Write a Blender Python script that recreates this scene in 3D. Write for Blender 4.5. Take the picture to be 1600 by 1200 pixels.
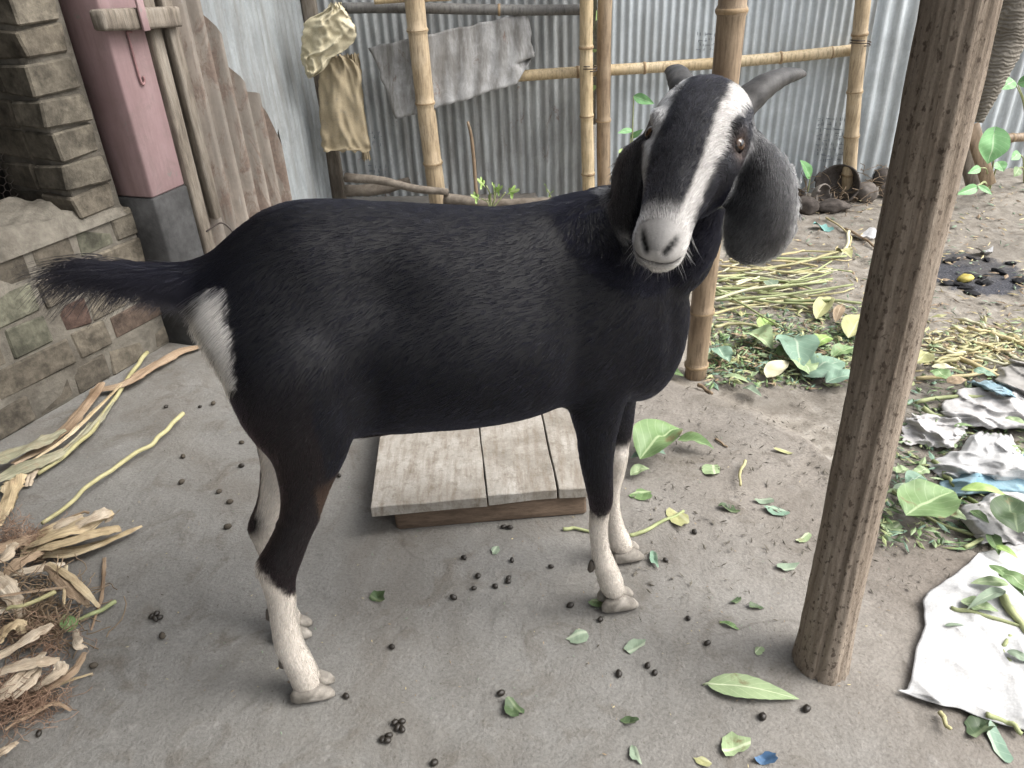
import bpy, bmesh, math, random
import numpy as np
from mathutils import Vector, Matrix
random.seed(7); rng = np.random.default_rng(7)
for _o in list(bpy.data.objects): bpy.data.objects.remove(_o)
SC = bpy.context.scene
COL = SC.collection
# ------------------------------------------------------------------ camera (pixel units of the 1600x1200 photograph)
F, H = 1202.0, 1.1
_d = np.array([100.0, 2050.0, F]); _d /= np.linalg.norm(_d)
_y = np.array([0, 0, 1.0]) - _d * _d[2]; _y /= np.linalg.norm(_y)
_x = np.cross(_y, -_d)
RW = np.array([_x, _y, -_d])                       # world = RW @ camera(x right, y down, z forward)
CAM = np.array([0.0, 0.0, H])
cd = bpy.data.cameras.new('camera'); cam = bpy.data.objects.new('camera', cd); COL.objects.link(cam)
cd.sensor_fit = 'HORIZONTAL'; cd.sensor_width = 36; cd.lens = F / 1600 * 36
cd.clip_start = 0.02; cd.clip_end = 500
M = np.eye(4); M[:3, :3] = RW @ np.diag([1, -1, -1.0]); M[:3, 3] = CAM
cam.matrix_world = Matrix(M.tolist())
SC.camera = cam
# ------------------------------------------------------------------ world, sun, exposure (bright overcast day)
SUN_EL, SUN_AZ = math.radians(50), math.radians(102)     # azimuth from +Y towards +X
W = bpy.data.worlds.new('World'); SC.world = W; W.use_nodes = True
nt = W.node_tree; nt.nodes.clear()
sky = nt.nodes.new('ShaderNodeTexSky'); sky.sky_type = 'NISHITA'; sky.sun_disc = False
sky.sun_elevation = SUN_EL; sky.sun_rotation = SUN_AZ; sky.air_density = 1.0; sky.dust_density = 6.0; sky.ozone_density = 1.0
hs = nt.nodes.new('ShaderNodeHueSaturation'); hs.inputs['Saturation'].default_value = 0.28
bg = nt.nodes.new('ShaderNodeBackground'); bg.inputs['Strength'].default_value = 0.15
wo = nt.nodes.new('ShaderNodeOutputWorld')
nt.links.new(sky.outputs[0], hs.inputs['Color']); nt.links.new(hs.outputs[0], bg.inputs['Color']); nt.links.new(bg.outputs[0], wo.inputs[0])
sl = bpy.data.lights.new('sun', 'SUN'); so = bpy.data.objects.new('sun', sl); COL.objects.link(so)
sl.energy = 1.0; sl.angle = math.radians(40); sl.color = (1.0, 0.97, 0.93)
sv = Vector((math.sin(SUN_AZ) * math.cos(SUN_EL), math.cos(SUN_AZ) * math.cos(SUN_EL), math.sin(SUN_EL)))
so.rotation_euler = sv.to_track_quat('Z', 'Y').to_euler(); so.location = (3, 3, 6)
vs = SC.view_settings; SC.display_settings.display_device = 'sRGB'
vs.view_transform = 'Standard'; vs.look = 'None'; vs.gamma = 1.0; vs.use_curve_mapping = False
vs.exposure = 1.2
# ------------------------------------------------------------------ helpers
def ray(x, y):
    v = RW @ np.array([x - 800.0, y - 600.0, F]); return v / np.linalg.norm(v)
def at_y(x, y, Y):                                  # point of a pixel's ray at world depth Y
    r = ray(x, y); return CAM + r * (Y / r[1])
def at_z(x, y, z=0.0):
    r = ray(x, y); return CAM + r * ((z - H) / r[2])
def at_plane(x, y, p, n):
    r = ray(x, y); return CAM + r * (((p - CAM) @ n) / (r @ n))
def pxm(p):                                         # metres per pixel at a world point
    return (RW.T @ (np.asarray(p) - CAM))[2] / F
# lattice noise
_P = np.random.default_rng(3).random((512, 512))
_P3 = np.random.default_rng(4).random((64, 64, 64))
def vn2(x, y):
    x = np.asarray(x, float); y = np.asarray(y, float)
    xi = np.floor(x).astype(int); yi = np.floor(y).astype(int); fx = x - xi; fy = y - yi
    fx = fx * fx * (3 - 2 * fx); fy = fy * fy * (3 - 2 * fy)
    g = lambda a, b: _P[a % 512, b % 512]
    return (g(xi, yi) * (1 - fx) + g(xi + 1, yi) * fx) * (1 - fy) + (g(xi, yi + 1) * (1 - fx) + g(xi + 1, yi + 1) * fx) * fy - 0.5
_PL = _P.tolist(); _P3L = _P3.tolist(); _vn2v = vn2
def vn2(x, y):
    if isinstance(x, np.ndarray) and x.ndim or isinstance(y, np.ndarray) and y.ndim: return _vn2v(x, y)
    x = float(x); y = float(y); xi = math.floor(x); yi = math.floor(y); fx = x - xi; fy = y - yi; fx = fx * fx * (3 - 2 * fx); fy = fy * fy * (3 - 2 * fy)
    a = _PL[xi % 512]; b = _PL[(xi + 1) % 512]; y0 = yi % 512; y1 = (yi + 1) % 512
    return (a[y0] * (1 - fx) + b[y0] * fx) * (1 - fy) + (a[y1] * (1 - fx) + b[y1] * fx) * fy - 0.5
def fbm2(x, y, o=4):
    s = 0; a = 1.0
    for k in range(o):
        s = s + a * vn2(x * 2 ** k + 17 * k, y * 2 ** k + 31 * k); a *= 0.5
    return s
def vn3(p):
    p = np.asarray(p, float); i = np.floor(p).astype(int); f = p - i; f = f * f * (3 - 2 * f); s = 0
    for dx in (0, 1):
        for dy in (0, 1):
            for dz in (0, 1):
                w = (f[..., 0] if dx else 1 - f[..., 0]) * (f[..., 1] if dy else 1 - f[..., 1]) * (f[..., 2] if dz else 1 - f[..., 2])
                s = s + w * _P3[(i[..., 0] + dx) % 64, (i[..., 1] + dy) % 64, (i[..., 2] + dz) % 64]
    return s - 0.5
_vn3v = vn3
def vn3(p):
    if getattr(p, 'ndim', 1) > 1: return _vn3v(p)
    x, y, z = float(p[0]), float(p[1]), float(p[2]); i, j, k = math.floor(x), math.floor(y), math.floor(z); x -= i; y -= j; z -= k
    x = x * x * (3 - 2 * x); y = y * y * (3 - 2 * y); z = z * z * (3 - 2 * z); k0 = k % 64; k1 = (k + 1) % 64; s = 0.0
    for dx, wx in ((0, 1 - x), (1, x)):
        A = _P3L[(i + dx) % 64]
        for dy, wy in ((0, 1 - y), (1, y)):
            B = A[(j + dy) % 64]; s += wx * wy * (B[k0] * (1 - z) + B[k1] * z)
    return s - 0.5
def sstep(a, b, x):
    t = np.clip((np.asarray(x, float) - a) / (b - a), 0, 1); return t * t * (3 - 2 * t)
def unit(v): v = np.asarray(v, float); return v / np.linalg.norm(v)
def catmull(P, n):
    P = np.asarray(P, float)
    if len(P) < 3: 
        t = np.linspace(0, 1, n * (len(P) - 1) + 1)[:, None]; return P[0] * (1 - t) + P[-1] * t
    Q = np.vstack([2 * P[0] - P[1], P, 2 * P[-1] - P[-2]]); out = []
    for i in range(1, len(Q) - 2):
        for k in range(n):
            t = k / n
            out.append(0.5 * (2 * Q[i] + (Q[i + 1] - Q[i - 1]) * t + (2 * Q[i - 1] - 5 * Q[i] + 4 * Q[i + 1] - Q[i + 2]) * t * t + (3 * Q[i] - Q[i - 1] - 3 * Q[i + 1] + Q[i + 2]) * t ** 3))
    out.append(P[-1]); return np.array(out)
class MB:
    def __init__(s): s.v = []; s.f = []
    def add(s, v, f):
        o = len(s.v); s.v += [tuple(map(float, q)) for q in v]; s.f += [tuple(i + o for i in q) for q in f]; return s
def mesh(name, v, f, m=None, smooth=True, uv=None):
    me = bpy.data.meshes.new(name)
    me.from_pydata([tuple(map(float, q)) for q in v], [], [tuple(int(i) for i in q) for q in f]); me.update()
    if smooth: me.polygons.foreach_set('use_smooth', [True] * len(me.polygons))
    if uv is not None:
        l = me.uv_layers.new(name='UVMap'); idx = np.zeros(len(me.loops), int); me.loops.foreach_get('vertex_index', idx)
        l.data.foreach_set('uv', np.asarray(uv, float)[idx].ravel())
    if m: me.materials.append(m)
    return me
def obj(name, me, parent=None, loc=None):
    o = bpy.data.objects.new(name, me); COL.objects.link(o)
    if parent is not None: o.parent = parent
    if loc is not None: o.location = loc
    return o
def mk(name, v, f, m=None, parent=None, smooth=True, uv=None):
    return obj(name, mesh(name, v, f, m, smooth, uv), parent)
def tag(o, label=None, cat=None, group=None, kind=None):
    if label: o['label'] = label
    if cat: o['category'] = cat
    if group: o['group'] = group
    if kind: o['kind'] = kind
    return o
def thing(name, label, cat, loc=(0, 0, 0), group=None):
    o = bpy.data.objects.new(name, None); COL.objects.link(o); o.location = tuple(map(float, loc)); o.empty_display_size = 0.05
    return tag(o, label, cat, group)
def rebase(o):                                     # move a mesh's origin to its own base centre
    me = o.data; n = len(me.vertices); c = np.zeros(n * 3); me.vertices.foreach_get('co', c); c = c.reshape(-1, 3)
    b = np.array([c[:, 0].mean(), c[:, 1].mean(), c[:, 2].min()]); me.vertices.foreach_set('co', (c - b).ravel()); me.update()
    o.location = tuple(b); return o
def sweep(P, R, seg=8, flat=None, noise=0.0, ns=20.0, caps=True, squash=1.0):
    """tube along points P with radii R"""
    P = np.asarray(P, float); n = len(P); R = np.broadcast_to(np.asarray(R, float), (n,))
    T = np.gradient(P, axis=0); T /= np.linalg.norm(T, axis=1)[:, None] + 1e-12
    up = np.array([0, 0, 1.0]) if abs(T[0][2]) < 0.9 else np.array([0, 1.0, 0])
    v = []; f = []
    A = unit(np.cross(T[0], up))
    for i in range(n):
        A = A - T[i] * (A @ T[i]); A /= np.linalg.norm(A); B = np.cross(T[i], A)
        for k in range(seg):
            a = 2 * math.pi * k / seg
            q = A * math.cos(a) + B * math.sin(a) * squash
            r = R[i]
            if noise: r = r * (1 + noise * float(vn3((P[i] + q * 0.03) * ns)))
            v.append(P[i] + q * r)
    for i in range(n - 1):
        for k in range(seg):
            a = i * seg + k; b = i * seg + (k + 1) % seg
            f.append((a, b, b + seg, a + seg))
    if caps:
        f.append(tuple(reversed(range(seg)))); f.append(tuple(range((n - 1) * seg, n * seg)))
    return v, f
def boxv(c, ax, ay, az):
    c = np.asarray(c, float); ax, ay, az = map(lambda q: np.asarray(q, float), (ax, ay, az))
    v = [c + ax * i + ay * j + az * k for i in (-1, 1) for j in (-1, 1) for k in (-1, 1)]
    return v, [(0, 1, 3, 2), (4, 6, 7, 5), (0, 4, 5, 1), (2, 3, 7, 6), (0, 2, 6, 4), (1, 5, 7, 3)]
def bevelbox(c, ax, ay, az, bev=0.006, jit=0.0, sub=1, rough=0.0, seed=0):
    """a box with rounded, slightly uneven edges"""
    bm = bmesh.new(); v, f = boxv((0, 0, 0), ax, ay, az); vv = [bm.verts.new(q) for q in v]
    for q in f: bm.faces.new([vv[i] for i in q])
    r = random.Random(seed)
    if jit:
        for q in bm.verts: q.co += Vector((r.uniform(-jit, jit), r.uniform(-jit, jit), r.uniform(-jit, jit)))
    bmesh.ops.bevel(bm, geom=list(bm.edges), offset=bev, segments=sub, affect='EDGES', profile=0.6)
    if rough:
        bmesh.ops.subdivide_edges(bm, edges=list(bm.edges), cuts=2, use_grid_fill=True)
        for q in bm.verts: 
            p = np.array(q.co) * 30 + seed * 3.1
            q.co += Vector((vn3(p), vn3(p + 9), vn3(p + 19))) * rough
    bmesh.ops.recalc_face_normals(bm, faces=bm.faces)
    bm.verts.index_update()
    V = [np.array(q.co) + np.asarray(c, float) for q in bm.verts]; Fc = [[w.index for w in q.verts] for q in bm.faces]
    bm.free(); return V, Fc
# ------------------------------------------------------------------ procedural materials
class NT:
    def __init__(s, name):
        s.m = bpy.data.materials.new(name); s.m.use_nodes = True; s.t = s.m.node_tree; s.t.nodes.clear()
        s.out = s.n('ShaderNodeOutputMaterial')
    def n(s, typ, **kw):
        o = s.t.nodes.new(typ)
        for k, v in kw.items(): setattr(o, k, v)
        return o
    def l(s, a, b): s.t.links.new(a, b)
    def coord(s, which='Object', scale=(1, 1, 1), rnd=True):
        tc = s.n('ShaderNodeTexCoord'); mp = s.n('ShaderNodeMapping'); s.l(tc.outputs[which], mp.inputs[0]); mp.inputs['Scale'].default_value = scale
        if rnd:
            oi = s.n('ShaderNodeObjectInfo'); ml = s.n('ShaderNodeMath', operation='MULTIPLY'); ml.inputs[1].default_value = 37.0
            s.l(oi.outputs['Random'], ml.inputs[0]); cb = s.n('ShaderNodeCombineXYZ')
            for i in range(3): s.l(ml.outputs[0], cb.inputs[i])
            s.l(cb.outputs[0], mp.inputs['Location'])
        return mp.outputs[0]
    def noise(s, vec, scale, detail=5, rough=0.6, dist=0.0):
        o = s.n('ShaderNodeTexNoise'); s.l(vec, o.inputs['Vector']); o.inputs['Scale'].default_value = scale; o.inputs['Detail'].default_value = detail
        o.inputs['Roughness'].default_value = rough; o.inputs['Distortion'].default_value = dist; return o.outputs['Fac']
    def ramp(s, fac, stops):
        o = s.n('ShaderNodeValToRGB'); s.l(fac, o.inputs[0]); e = o.color_ramp.elements
        while len(e) < len(stops): e.new(0.5)
        for q, (p, c) in zip(e, stops):
            q.position = p; q.color = (c, c, c, 1) if np.isscalar(c) else (*c[:3], 1)
        return o.outputs[0]
    def mix(s, fac, a, b, mode='MIX'):
        o = s.n('ShaderNodeMix', data_type='RGBA', blend_type=mode)
        for k, v in ((0, fac), (6, a), (7, b)):
            sock = o.inputs[k]
            if hasattr(v, 'is_linked'): s.l(v, sock)
            elif np.isscalar(v): sock.default_value = v if k == 0 else (v, v, v, 1)
            else: sock.default_value = (*v[:3], 1)
        return o.outputs[2]
    def math(s, op, a, b=0.0):
        o = s.n('ShaderNodeMath', operation=op)
        for sock, v in zip(o.inputs, (a, b)):
            if np.isscalar(v): sock.default_value = v
            else: s.l(v, sock)
        return o.outputs[0]
    def bump(s, h, strength=0.4, dist=0.005, prev=None):
        o = s.n('ShaderNodeBump'); s.l(h, o.inputs['Height']); o.inputs['Strength'].default_value = strength; o.inputs['Distance'].default_value = dist
        if prev is not None: s.l(prev, o.inputs['Normal'])
        return o.outputs[0]
    def bsdf(s, color, rough=0.8, normal=None, spec=0.3, metal=0.0, **kw):
        o = s.n('ShaderNodeBsdfPrincipled')
        for k, v in (('Base Color', color), ('Roughness', rough), ('Specular IOR Level', spec), ('Metallic', metal)) + tuple(kw.items()):
            if hasattr(v, 'is_linked'): s.l(v, o.inputs[k])
            elif k == 'Base Color': o.inputs[k].default_value = (*v[:3], 1)
            else: o.inputs[k].default_value = v
        if normal is not None: s.l(normal, o.inputs['Normal'])
        s.l(o.outputs[0], s.out.inputs[0]); return o
def simple(name, cols, scale=8.0, rough=0.85, bump=0.3, bscale=60.0, bdist=0.003, stretch=(1, 1, 1), spec=0.25, fine=0.35, rnd=0.0, **kw):
    """noise-varied colour with grain and fine relief"""
    t = NT(name); v = t.coord('Object', stretch)
    n1 = t.noise(v, scale, 5, 0.6, 0.3); k = len(cols)
    c = t.ramp(n1, [(0.3 + 0.4 * i / max(1, k - 1), q) for i, q in enumerate(cols)])
    n2 = t.noise(v, bscale, 6, 0.7)
    n3 = t.noise(v, bscale * 0.42, 4, 0.65)
    if fine: c = t.mix(min(1, fine * 1.3), c, t.ramp(n3, [(0.36, 0.35), (0.58, 1.0)]), 'MULTIPLY')
    if fine: c = t.mix(fine, c, t.ramp(n2, [(0.3, 0.25), (0.7, 1.0)]), 'MULTIPLY')
    if rnd:
        oi = t.n('ShaderNodeObjectInfo'); hsv = t.n('ShaderNodeHueSaturation'); t.l(c, hsv.inputs['Color'])
        t.l(t.math('ADD', t.math('MULTIPLY', oi.outputs['Random'], rnd), 1 - rnd / 2), hsv.inputs['Value'])
        c = hsv.outputs[0]
    t.bsdf(c, rough, t.bump(n2, bump, bdist), spec, **kw)
    return t.m
# ================================================================== GROUND
_ex = np.array([-9, 0.05, 0.2, 0.33, 0.52, 0.72, 0.80, 0.98, 1.6, 9]); _ey = np.array([9, 9, 2.4, 1.95, 1.80, 1.58, 1.22, 1.05, 0.8, 0.5])
def yardness(x, y):
    e = np.interp(x, _ex, _ey) + 0.10 * fbm2(np.asarray(x) * 4, np.asarray(y) * 4, 3)
    return sstep(-0.03, 0.10, np.asarray(y) - e)
def mudness(x, y):                                  # 0 smooth plastered floor, 1 trodden mud
    return np.clip(sstep(0.0, 0.9, np.asarray(x) + 0.25 * fbm2(np.asarray(x) * 3 + 5, np.asarray(y) * 3, 3) + 0.15 * (np.asarray(y) - 1)), 0, 1)
def gz(x, y):
    x = np.asarray(x, float); y = np.asarray(y, float); k = yardness(x, y); m = mudness(x, y)
    z = -0.03 * k
    z = z + 0.010 * k * fbm2(x * 5, y * 5, 4) + 0.016 * k * np.maximum(0, fbm2(x * 22, y * 22, 3)) ** 1.3
    z = z + m * (1 - k) * (0.006 * fbm2(x * 6, y * 6, 3) + 0.004 * fbm2(x * 26, y * 26, 3))
    z = z + (1 - m) * (0.003 * fbm2(x * 4 + 9, y * 4, 3) + 0.0012 * fbm2(x * 30, y * 30, 3))
    return z
_tx = np.arange(-2.0, 4.001, 0.005); _ty = np.arange(0.3, 4.6, 0.005); _tz = gz(*np.meshgrid(_tx, _ty)).tolist()
def zg(x, y):
    u = min(max((x + 2.0) / 0.005, 0), len(_tx) - 2); v = min(max((y - 0.3) / 0.005, 0), len(_ty) - 2); i = int(u); j = int(v); u -= i; v -= j; a = _tz[j]; b = _tz[j + 1]
    return (a[i] * (1 - u) + a[i + 1] * u) * (1 - v) + (b[i] * (1 - u) + b[i + 1] * u) * v
def G(x, y):                                        # ground point under a pixel
    r = ray(x, y); p = CAM - r * (H / r[2])
    for _ in range(4): p = CAM + r * ((zg(p[0], p[1]) - H) / r[2])
    return p
def axis(lo, hi, step, far):
    c = np.arange(lo, hi + step / 2, step); out = [c]; g = []; d = step; e = hi
    while e < far: d *= 1.25; e += d; g.append(e)
    g2 = []; d = step; e = lo
    while e > -far: d *= 1.25; e -= d; g2.append(e)
    return np.concatenate([g2[::-1], c, g])
gx = axis(-1.5, 2.9, 0.011, 70); gy = axis(0.45, 4.0, 0.011, 70)
XX, YY = np.meshgrid(gx, gy); ZZ = gz(XX, YY)
nx, ny = len(gx), len(gy)
I = np.arange(nx * ny).reshape(ny, nx)
gf = np.stack([I[:-1, :-1], I[:-1, 1:], I[1:, 1:], I[1:, :-1]], -1).reshape(-1, 4)
def fastmesh(name, V, Fq, m=None):
    me = bpy.data.meshes.new(name); V = np.asarray(V, np.float32); Fq = np.asarray(Fq, np.int32); k = Fq.shape[1]
    me.vertices.add(len(V)); me.vertices.foreach_set('co', V.ravel()); me.loops.add(Fq.size); me.loops.foreach_set('vertex_index', Fq.ravel())
    me.polygons.add(len(Fq)); me.polygons.foreach_set('loop_start', np.arange(0, Fq.size, k, dtype=np.int32)); me.polygons.foreach_set('loop_total', np.full(len(Fq), k, np.int32))
    me.update(calc_edges=True); me.validate(); me.polygons.foreach_set('use_smooth', np.ones(len(me.polygons), bool))
    if m: me.materials.append(m)
    return me
t = NT('ground_mud_and_plaster'); v = t.coord('Object', rnd=False)
at = t.n('ShaderNodeAttribute', attribute_name='mud'); sep = t.n('ShaderNodeSeparateColor'); t.l(at.outputs['Color'], sep.inputs[0])
nA = t.noise(v, 3.2, 6, 0.65, 0.4); nB = t.noise(v, 24, 7, 0.7, 0.2); nC = t.noise(v, 170, 4, 0.7); nD = t.noise(v, 8.5, 5, 0.6, 1.2)
plaster = t.ramp(nA, [(0.3, (0.155, 0.150, 0.138)), (0.5, (0.195, 0.190, 0.177)), (0.7, (0.235, 0.23, 0.215))])
mud = t.ramp(nA, [(0.3, (0.18, 0.155, 0.13)), (0.55, (0.25, 0.222, 0.19)), (0.75, (0.30, 0.275, 0.245))])
yard = t.ramp(nB, [(0.32, (0.15, 0.13, 0.105)), (0.5, (0.255, 0.23, 0.195)), (0.7, (0.345, 0.32, 0.28))])
c = t.mix(sep.outputs[0], plaster, mud); c = t.mix(sep.outputs[1], c, yard)
c = t.mix(t.ramp(nD, [(0.54, 0.0), (0.70, 0.65)]), c, (0.11, 0.095, 0.075))          # damp stains and old dung smears
c = t.mix(t.ramp(nB, [(0.57, 0.0), (0.72, 0.45)]), c, (0.32, 0.31, 0.29))            # chalky dry patches
c = t.mix(0.52, c, t.ramp(nC, [(0.28, 0.35), (0.62, 1.0)]), 'MULTIPLY')
ash = t.ramp(t.math('ADD', sep.outputs[2], t.math('MULTIPLY', t.math('SUBTRACT', nB, 0.5), 0.9)), [(0.42, 0.0), (0.55, 1.0)])
c = t.mix(ash, c, t.ramp(nC, [(0.35, (0.012, 0.012, 0.015)), (0.62, (0.06, 0.062, 0.075)), (0.75, (0.35, 0.35, 0.36))]))
nE = t.noise(v, 1.7, 7, 0.7, 1.0); c = t.mix(t.ramp(nE, [(0.47, 0.0), (0.62, 0.5)]), c, (0.115, 0.102, 0.085))      # damp, trodden areas
wv2 = t.n('ShaderNodeMix', data_type='VECTOR'); nW = t.n('ShaderNodeTexNoise'); t.l(v, nW.inputs['Vector']); nW.inputs['Scale'].default_value = 4.0; wv2.inputs[0].default_value = 0.22; t.l(v, wv2.inputs[4]); t.l(nW.outputs['Color'], wv2.inputs[5])
vc = t.n('ShaderNodeTexVoronoi', feature='DISTANCE_TO_EDGE'); t.l(wv2.outputs[1], vc.inputs['Vector']); vc.inputs['Scale'].default_value = 3.1
crk = t.math('MULTIPLY', t.ramp(vc.outputs['Distance'], [(0.0, 1.0), (0.014, 0.0)]), t.ramp(nA, [(0.50, 0.0), (0.60, 0.4)])); c = t.mix(crk, c, (0.06, 0.052, 0.043))      # hairline cracks
vo = t.n('ShaderNodeTexVoronoi'); t.l(v, vo.inputs['Vector']); vo.inputs['Scale'].default_value = 55.0
c = t.mix(t.ramp(vo.outputs['Distance'], [(0.06, 0.5), (0.13, 0.0)]), c, (0.075, 0.065, 0.05))      # grit
b = t.bump(nC, 0.5, 0.003); b = t.bump(nB, 0.6, 0.008, b); b = t.bump(nD, 0.4, 0.012, b)
t.bsdf(c, t.ramp(nB, [(0.3, 0.62), (0.7, 0.95)]), b, 0.35)
gm = fastmesh('ground', np.stack([XX, YY, ZZ], -1).reshape(-1, 3), gf, t.m)
ca = gm.color_attributes.new('mud', 'FLOAT_COLOR', 'POINT')
pa = (G(1515, 425))[:2]
ashv = np.exp(-(((XX - pa[0]) / 0.20) ** 2 + ((YY - pa[1]) / 0.24) ** 2))
cc = np.ones((nx * ny, 4), np.float32); cc[:, 0] = mudness(XX, YY).ravel(); cc[:, 1] = yardness(XX, YY).ravel(); cc[:, 2] = ashv.ravel()
ca.data.foreach_set('color', cc.ravel())
tag(obj('ground', gm), 'grey plastered mud floor running into a littered muddy yard', kind='structure')

# ================================================================== MATERIALS OF THE SETTING
def tin(name, base, rust=0.55, rustcol=(0.19, 0.10, 0.06), dirt=0.4, metal=0.35):
    t = NT(name); v = t.coord('Object', (1, 1, 1)); vs_ = t.coord('Object', (9, 9, 0.7)); vw = t.coord('Object', (3, 3, 1.2))
    n1 = t.noise(v, 3.0, 6, 0.65, 0.4); n2 = t.noise(vs_, 3.0, 6, 0.7); n3 = t.noise(vw, 4.0, 8, 0.75, 0.6); n4 = t.noise(v, 90, 4, 0.7)
    c = t.ramp(n1, [(0.3, [q * 0.72 for q in base]), (0.55, base), (0.75, [min(1, q * 1.25) for q in base])])
    n5 = t.noise(t.coord('Object', (2.2, 2.2, 0.8)), 5.0, 7, 0.75, 0.8)
    c = t.mix(t.ramp(n5, [(0.42, 0.0), (0.62, dirt * 0.9)]), c, [q * 0.5 for q in base])
    c = t.mix(t.ramp(n2, [(0.42, 0.0), (0.66, dirt)]), c, (0.13, 0.12, 0.105))
    c = t.mix(t.ramp(n3, [(rust, 0.0), (rust + 0.07, 0.75)]), c, t.ramp(n4, [(0.3, [q * 0.6 for q in rustcol]), (0.7, rustcol)]))
    c = t.mix(t.ramp(n3, [(0.26, 0.55), (0.36, 0.0)]), c, (0.62, 0.64, 0.64))
    c = t.mix(0.2, c, t.ramp(n4, [(0.3, 0.4), (0.7, 1.0)]), 'MULTIPLY')
    t.bsdf(c, t.ramp(n3, [(0.4, 0.42), (0.65, 0.8)]), t.bump(n4, 0.15, 0.002), 0.5, metal); return t.m
M_TIN = tin('weathered_zinc', (0.50, 0.545, 0.57), 0.68, metal=0.15)
M_TIN2 = tin('grey_zinc_dirty', (0.47, 0.495, 0.50), 0.61, dirt=0.6, metal=0.15)
M_TIN3 = tin('pale_zinc', (0.53, 0.58, 0.61), 0.73, dirt=0.25, metal=0.15)
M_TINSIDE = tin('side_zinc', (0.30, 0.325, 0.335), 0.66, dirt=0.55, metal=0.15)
M_TINRUST = tin('rusty_zinc', (0.25, 0.217, 0.185), 0.50, (0.15, 0.102, 0.078), 0.7, 0.05)
M_SCRAP = tin('scrap_zinc', (0.38, 0.38, 0.375), 0.60, dirt=0.75, metal=0.1)
def bamboo_mat(name, a, b, c):
    t = NT(name); v = t.coord('Object', (1, 1, 1)); vv = t.coord('Object', (14, 14, 1.4))
    n1 = t.noise(v, 5, 5, 0.6, 0.5); n2 = t.noise(vv, 8, 5, 0.7); n3 = t.noise(v, 120, 4, 0.7)
    col = t.ramp(n1, [(0.3, a), (0.5, b), (0.72, c)])
    col = t.mix(t.ramp(n2, [(0.46, 0.0), (0.66, 0.7)]), col, [q * 0.45 for q in a])
    col = t.mix(0.18, col, t.ramp(n3, [(0.3, 0.3), (0.7, 1.0)]), 'MULTIPLY')
    t.bsdf(col, 0.55, t.bump(n2, 0.25, 0.003), 0.35); return t.m
M_BAM = bamboo_mat('dry_bamboo', (0.33, 0.245, 0.15), (0.46, 0.36, 0.235), (0.56, 0.46, 0.33))
M_BAMG = bamboo_mat('grey_brown_bamboo', (0.20, 0.14, 0.09), (0.30, 0.225, 0.15), (0.37, 0.29, 0.20))
M_BAMY = bamboo_mat('yellow_bamboo', (0.42, 0.32, 0.18), (0.55, 0.435, 0.27), (0.62, 0.52, 0.36))
M_BAMD = bamboo_mat('blackened_bamboo', (0.10, 0.095, 0.09), (0.17, 0.165, 0.155), (0.23, 0.225, 0.21))
M_NODE = simple('bamboo_node', [(0.30, 0.21, 0.12), (0.42, 0.31, 0.19)], 30, 0.7)
M_TWIG = simple('weathered_branch', [(0.15, 0.125, 0.10), (0.27, 0.235, 0.195)], 14, 0.9, 0.5, 90, stretch=(1, 1, 1))
M_WOODG = simple('grey_timber', [(0.12, 0.10, 0.08), (0.22, 0.19, 0.155), (0.29, 0.26, 0.22)], 10, 0.9, 0.5, 70, 0.004, stretch=(3, 3, 0.5))
M_WIRE = simple('tie_wire', [(0.06, 0.05, 0.045), (0.12, 0.10, 0.09)], 20, 0.6, metal=0.4)

# ================================================================== CORRUGATED SHEETS AND FENCE
def corrugated(name, p0, p1, z0, z1, pitch, amp, m, label=None, warp=0.01, zfun=None, rows=14, phase=0.0, parent=None, fy=8):
    p0 = np.asarray(p0[:2], float); p1 = np.asarray(p1[:2], float); L = np.linalg.norm(p1 - p0); d = (p1 - p0) / L; nn = np.array([d[1], -d[0]])
    n = int(L / pitch * fy) + 1; V = []; Fq = []
    for i in range(n):
        a = L * i / (n - 1); top = z1 if zfun is None else zfun(a)
        for j in range(rows):
            z = z0 + (top - z0) * j / (rows - 1)
            o = amp * math.sin(2 * math.pi * (a / pitch + phase)) + warp * float(vn2(a * 2.2 + phase * 7, z * 2.5 + 3)) * 2
            q = p0 + d * a + nn * o
            zz = z + (0.012 * float(vn2(a * 9, 5 + phase)) if j in (0, rows - 1) else 0)
            V.append((q[0], q[1], zz))
    for i in range(n - 1):
        for j in range(rows - 1):
            a = i * rows + j; Fq.append((a, a + rows, a + rows + 1, a + 1))
    o = mk(name, V, Fq, m, parent)
    if label: rebase(o); tag(o, label, 'metal sheet')
    return o
WA = G(536, 308)[:2]                                # far corner between side wall and back fence
FA, FB, FC = np.array([WA[0] + 0.0, 3.80]), np.array([0.52, 3.66]), np.array([1.62, 3.60])
corrugated('corrugated_sheet', FA, (0.40, 3.70), -0.02, 1.75, 0.042, 0.0050, M_TIN2, 'dirty grey corrugated sheet of the back fence behind the torn scrap sheet')
corrugated('corrugated_sheet', (0.445, 3.665), (1.62, 3.585), -0.03, 1.8, 0.036, 0.0042, M_TIN3, 'pale corrugated sheet of the back fence behind the goat\'s horns', phase=0.4)
corrugated('corrugated_sheet', (1.55, 3.64), (3.4, 3.98), -0.03, 1.8, 0.076, 0.010, M_TIN, 'pale corrugated sheet of the back fence right of the rough wooden post', phase=0.2)

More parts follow.
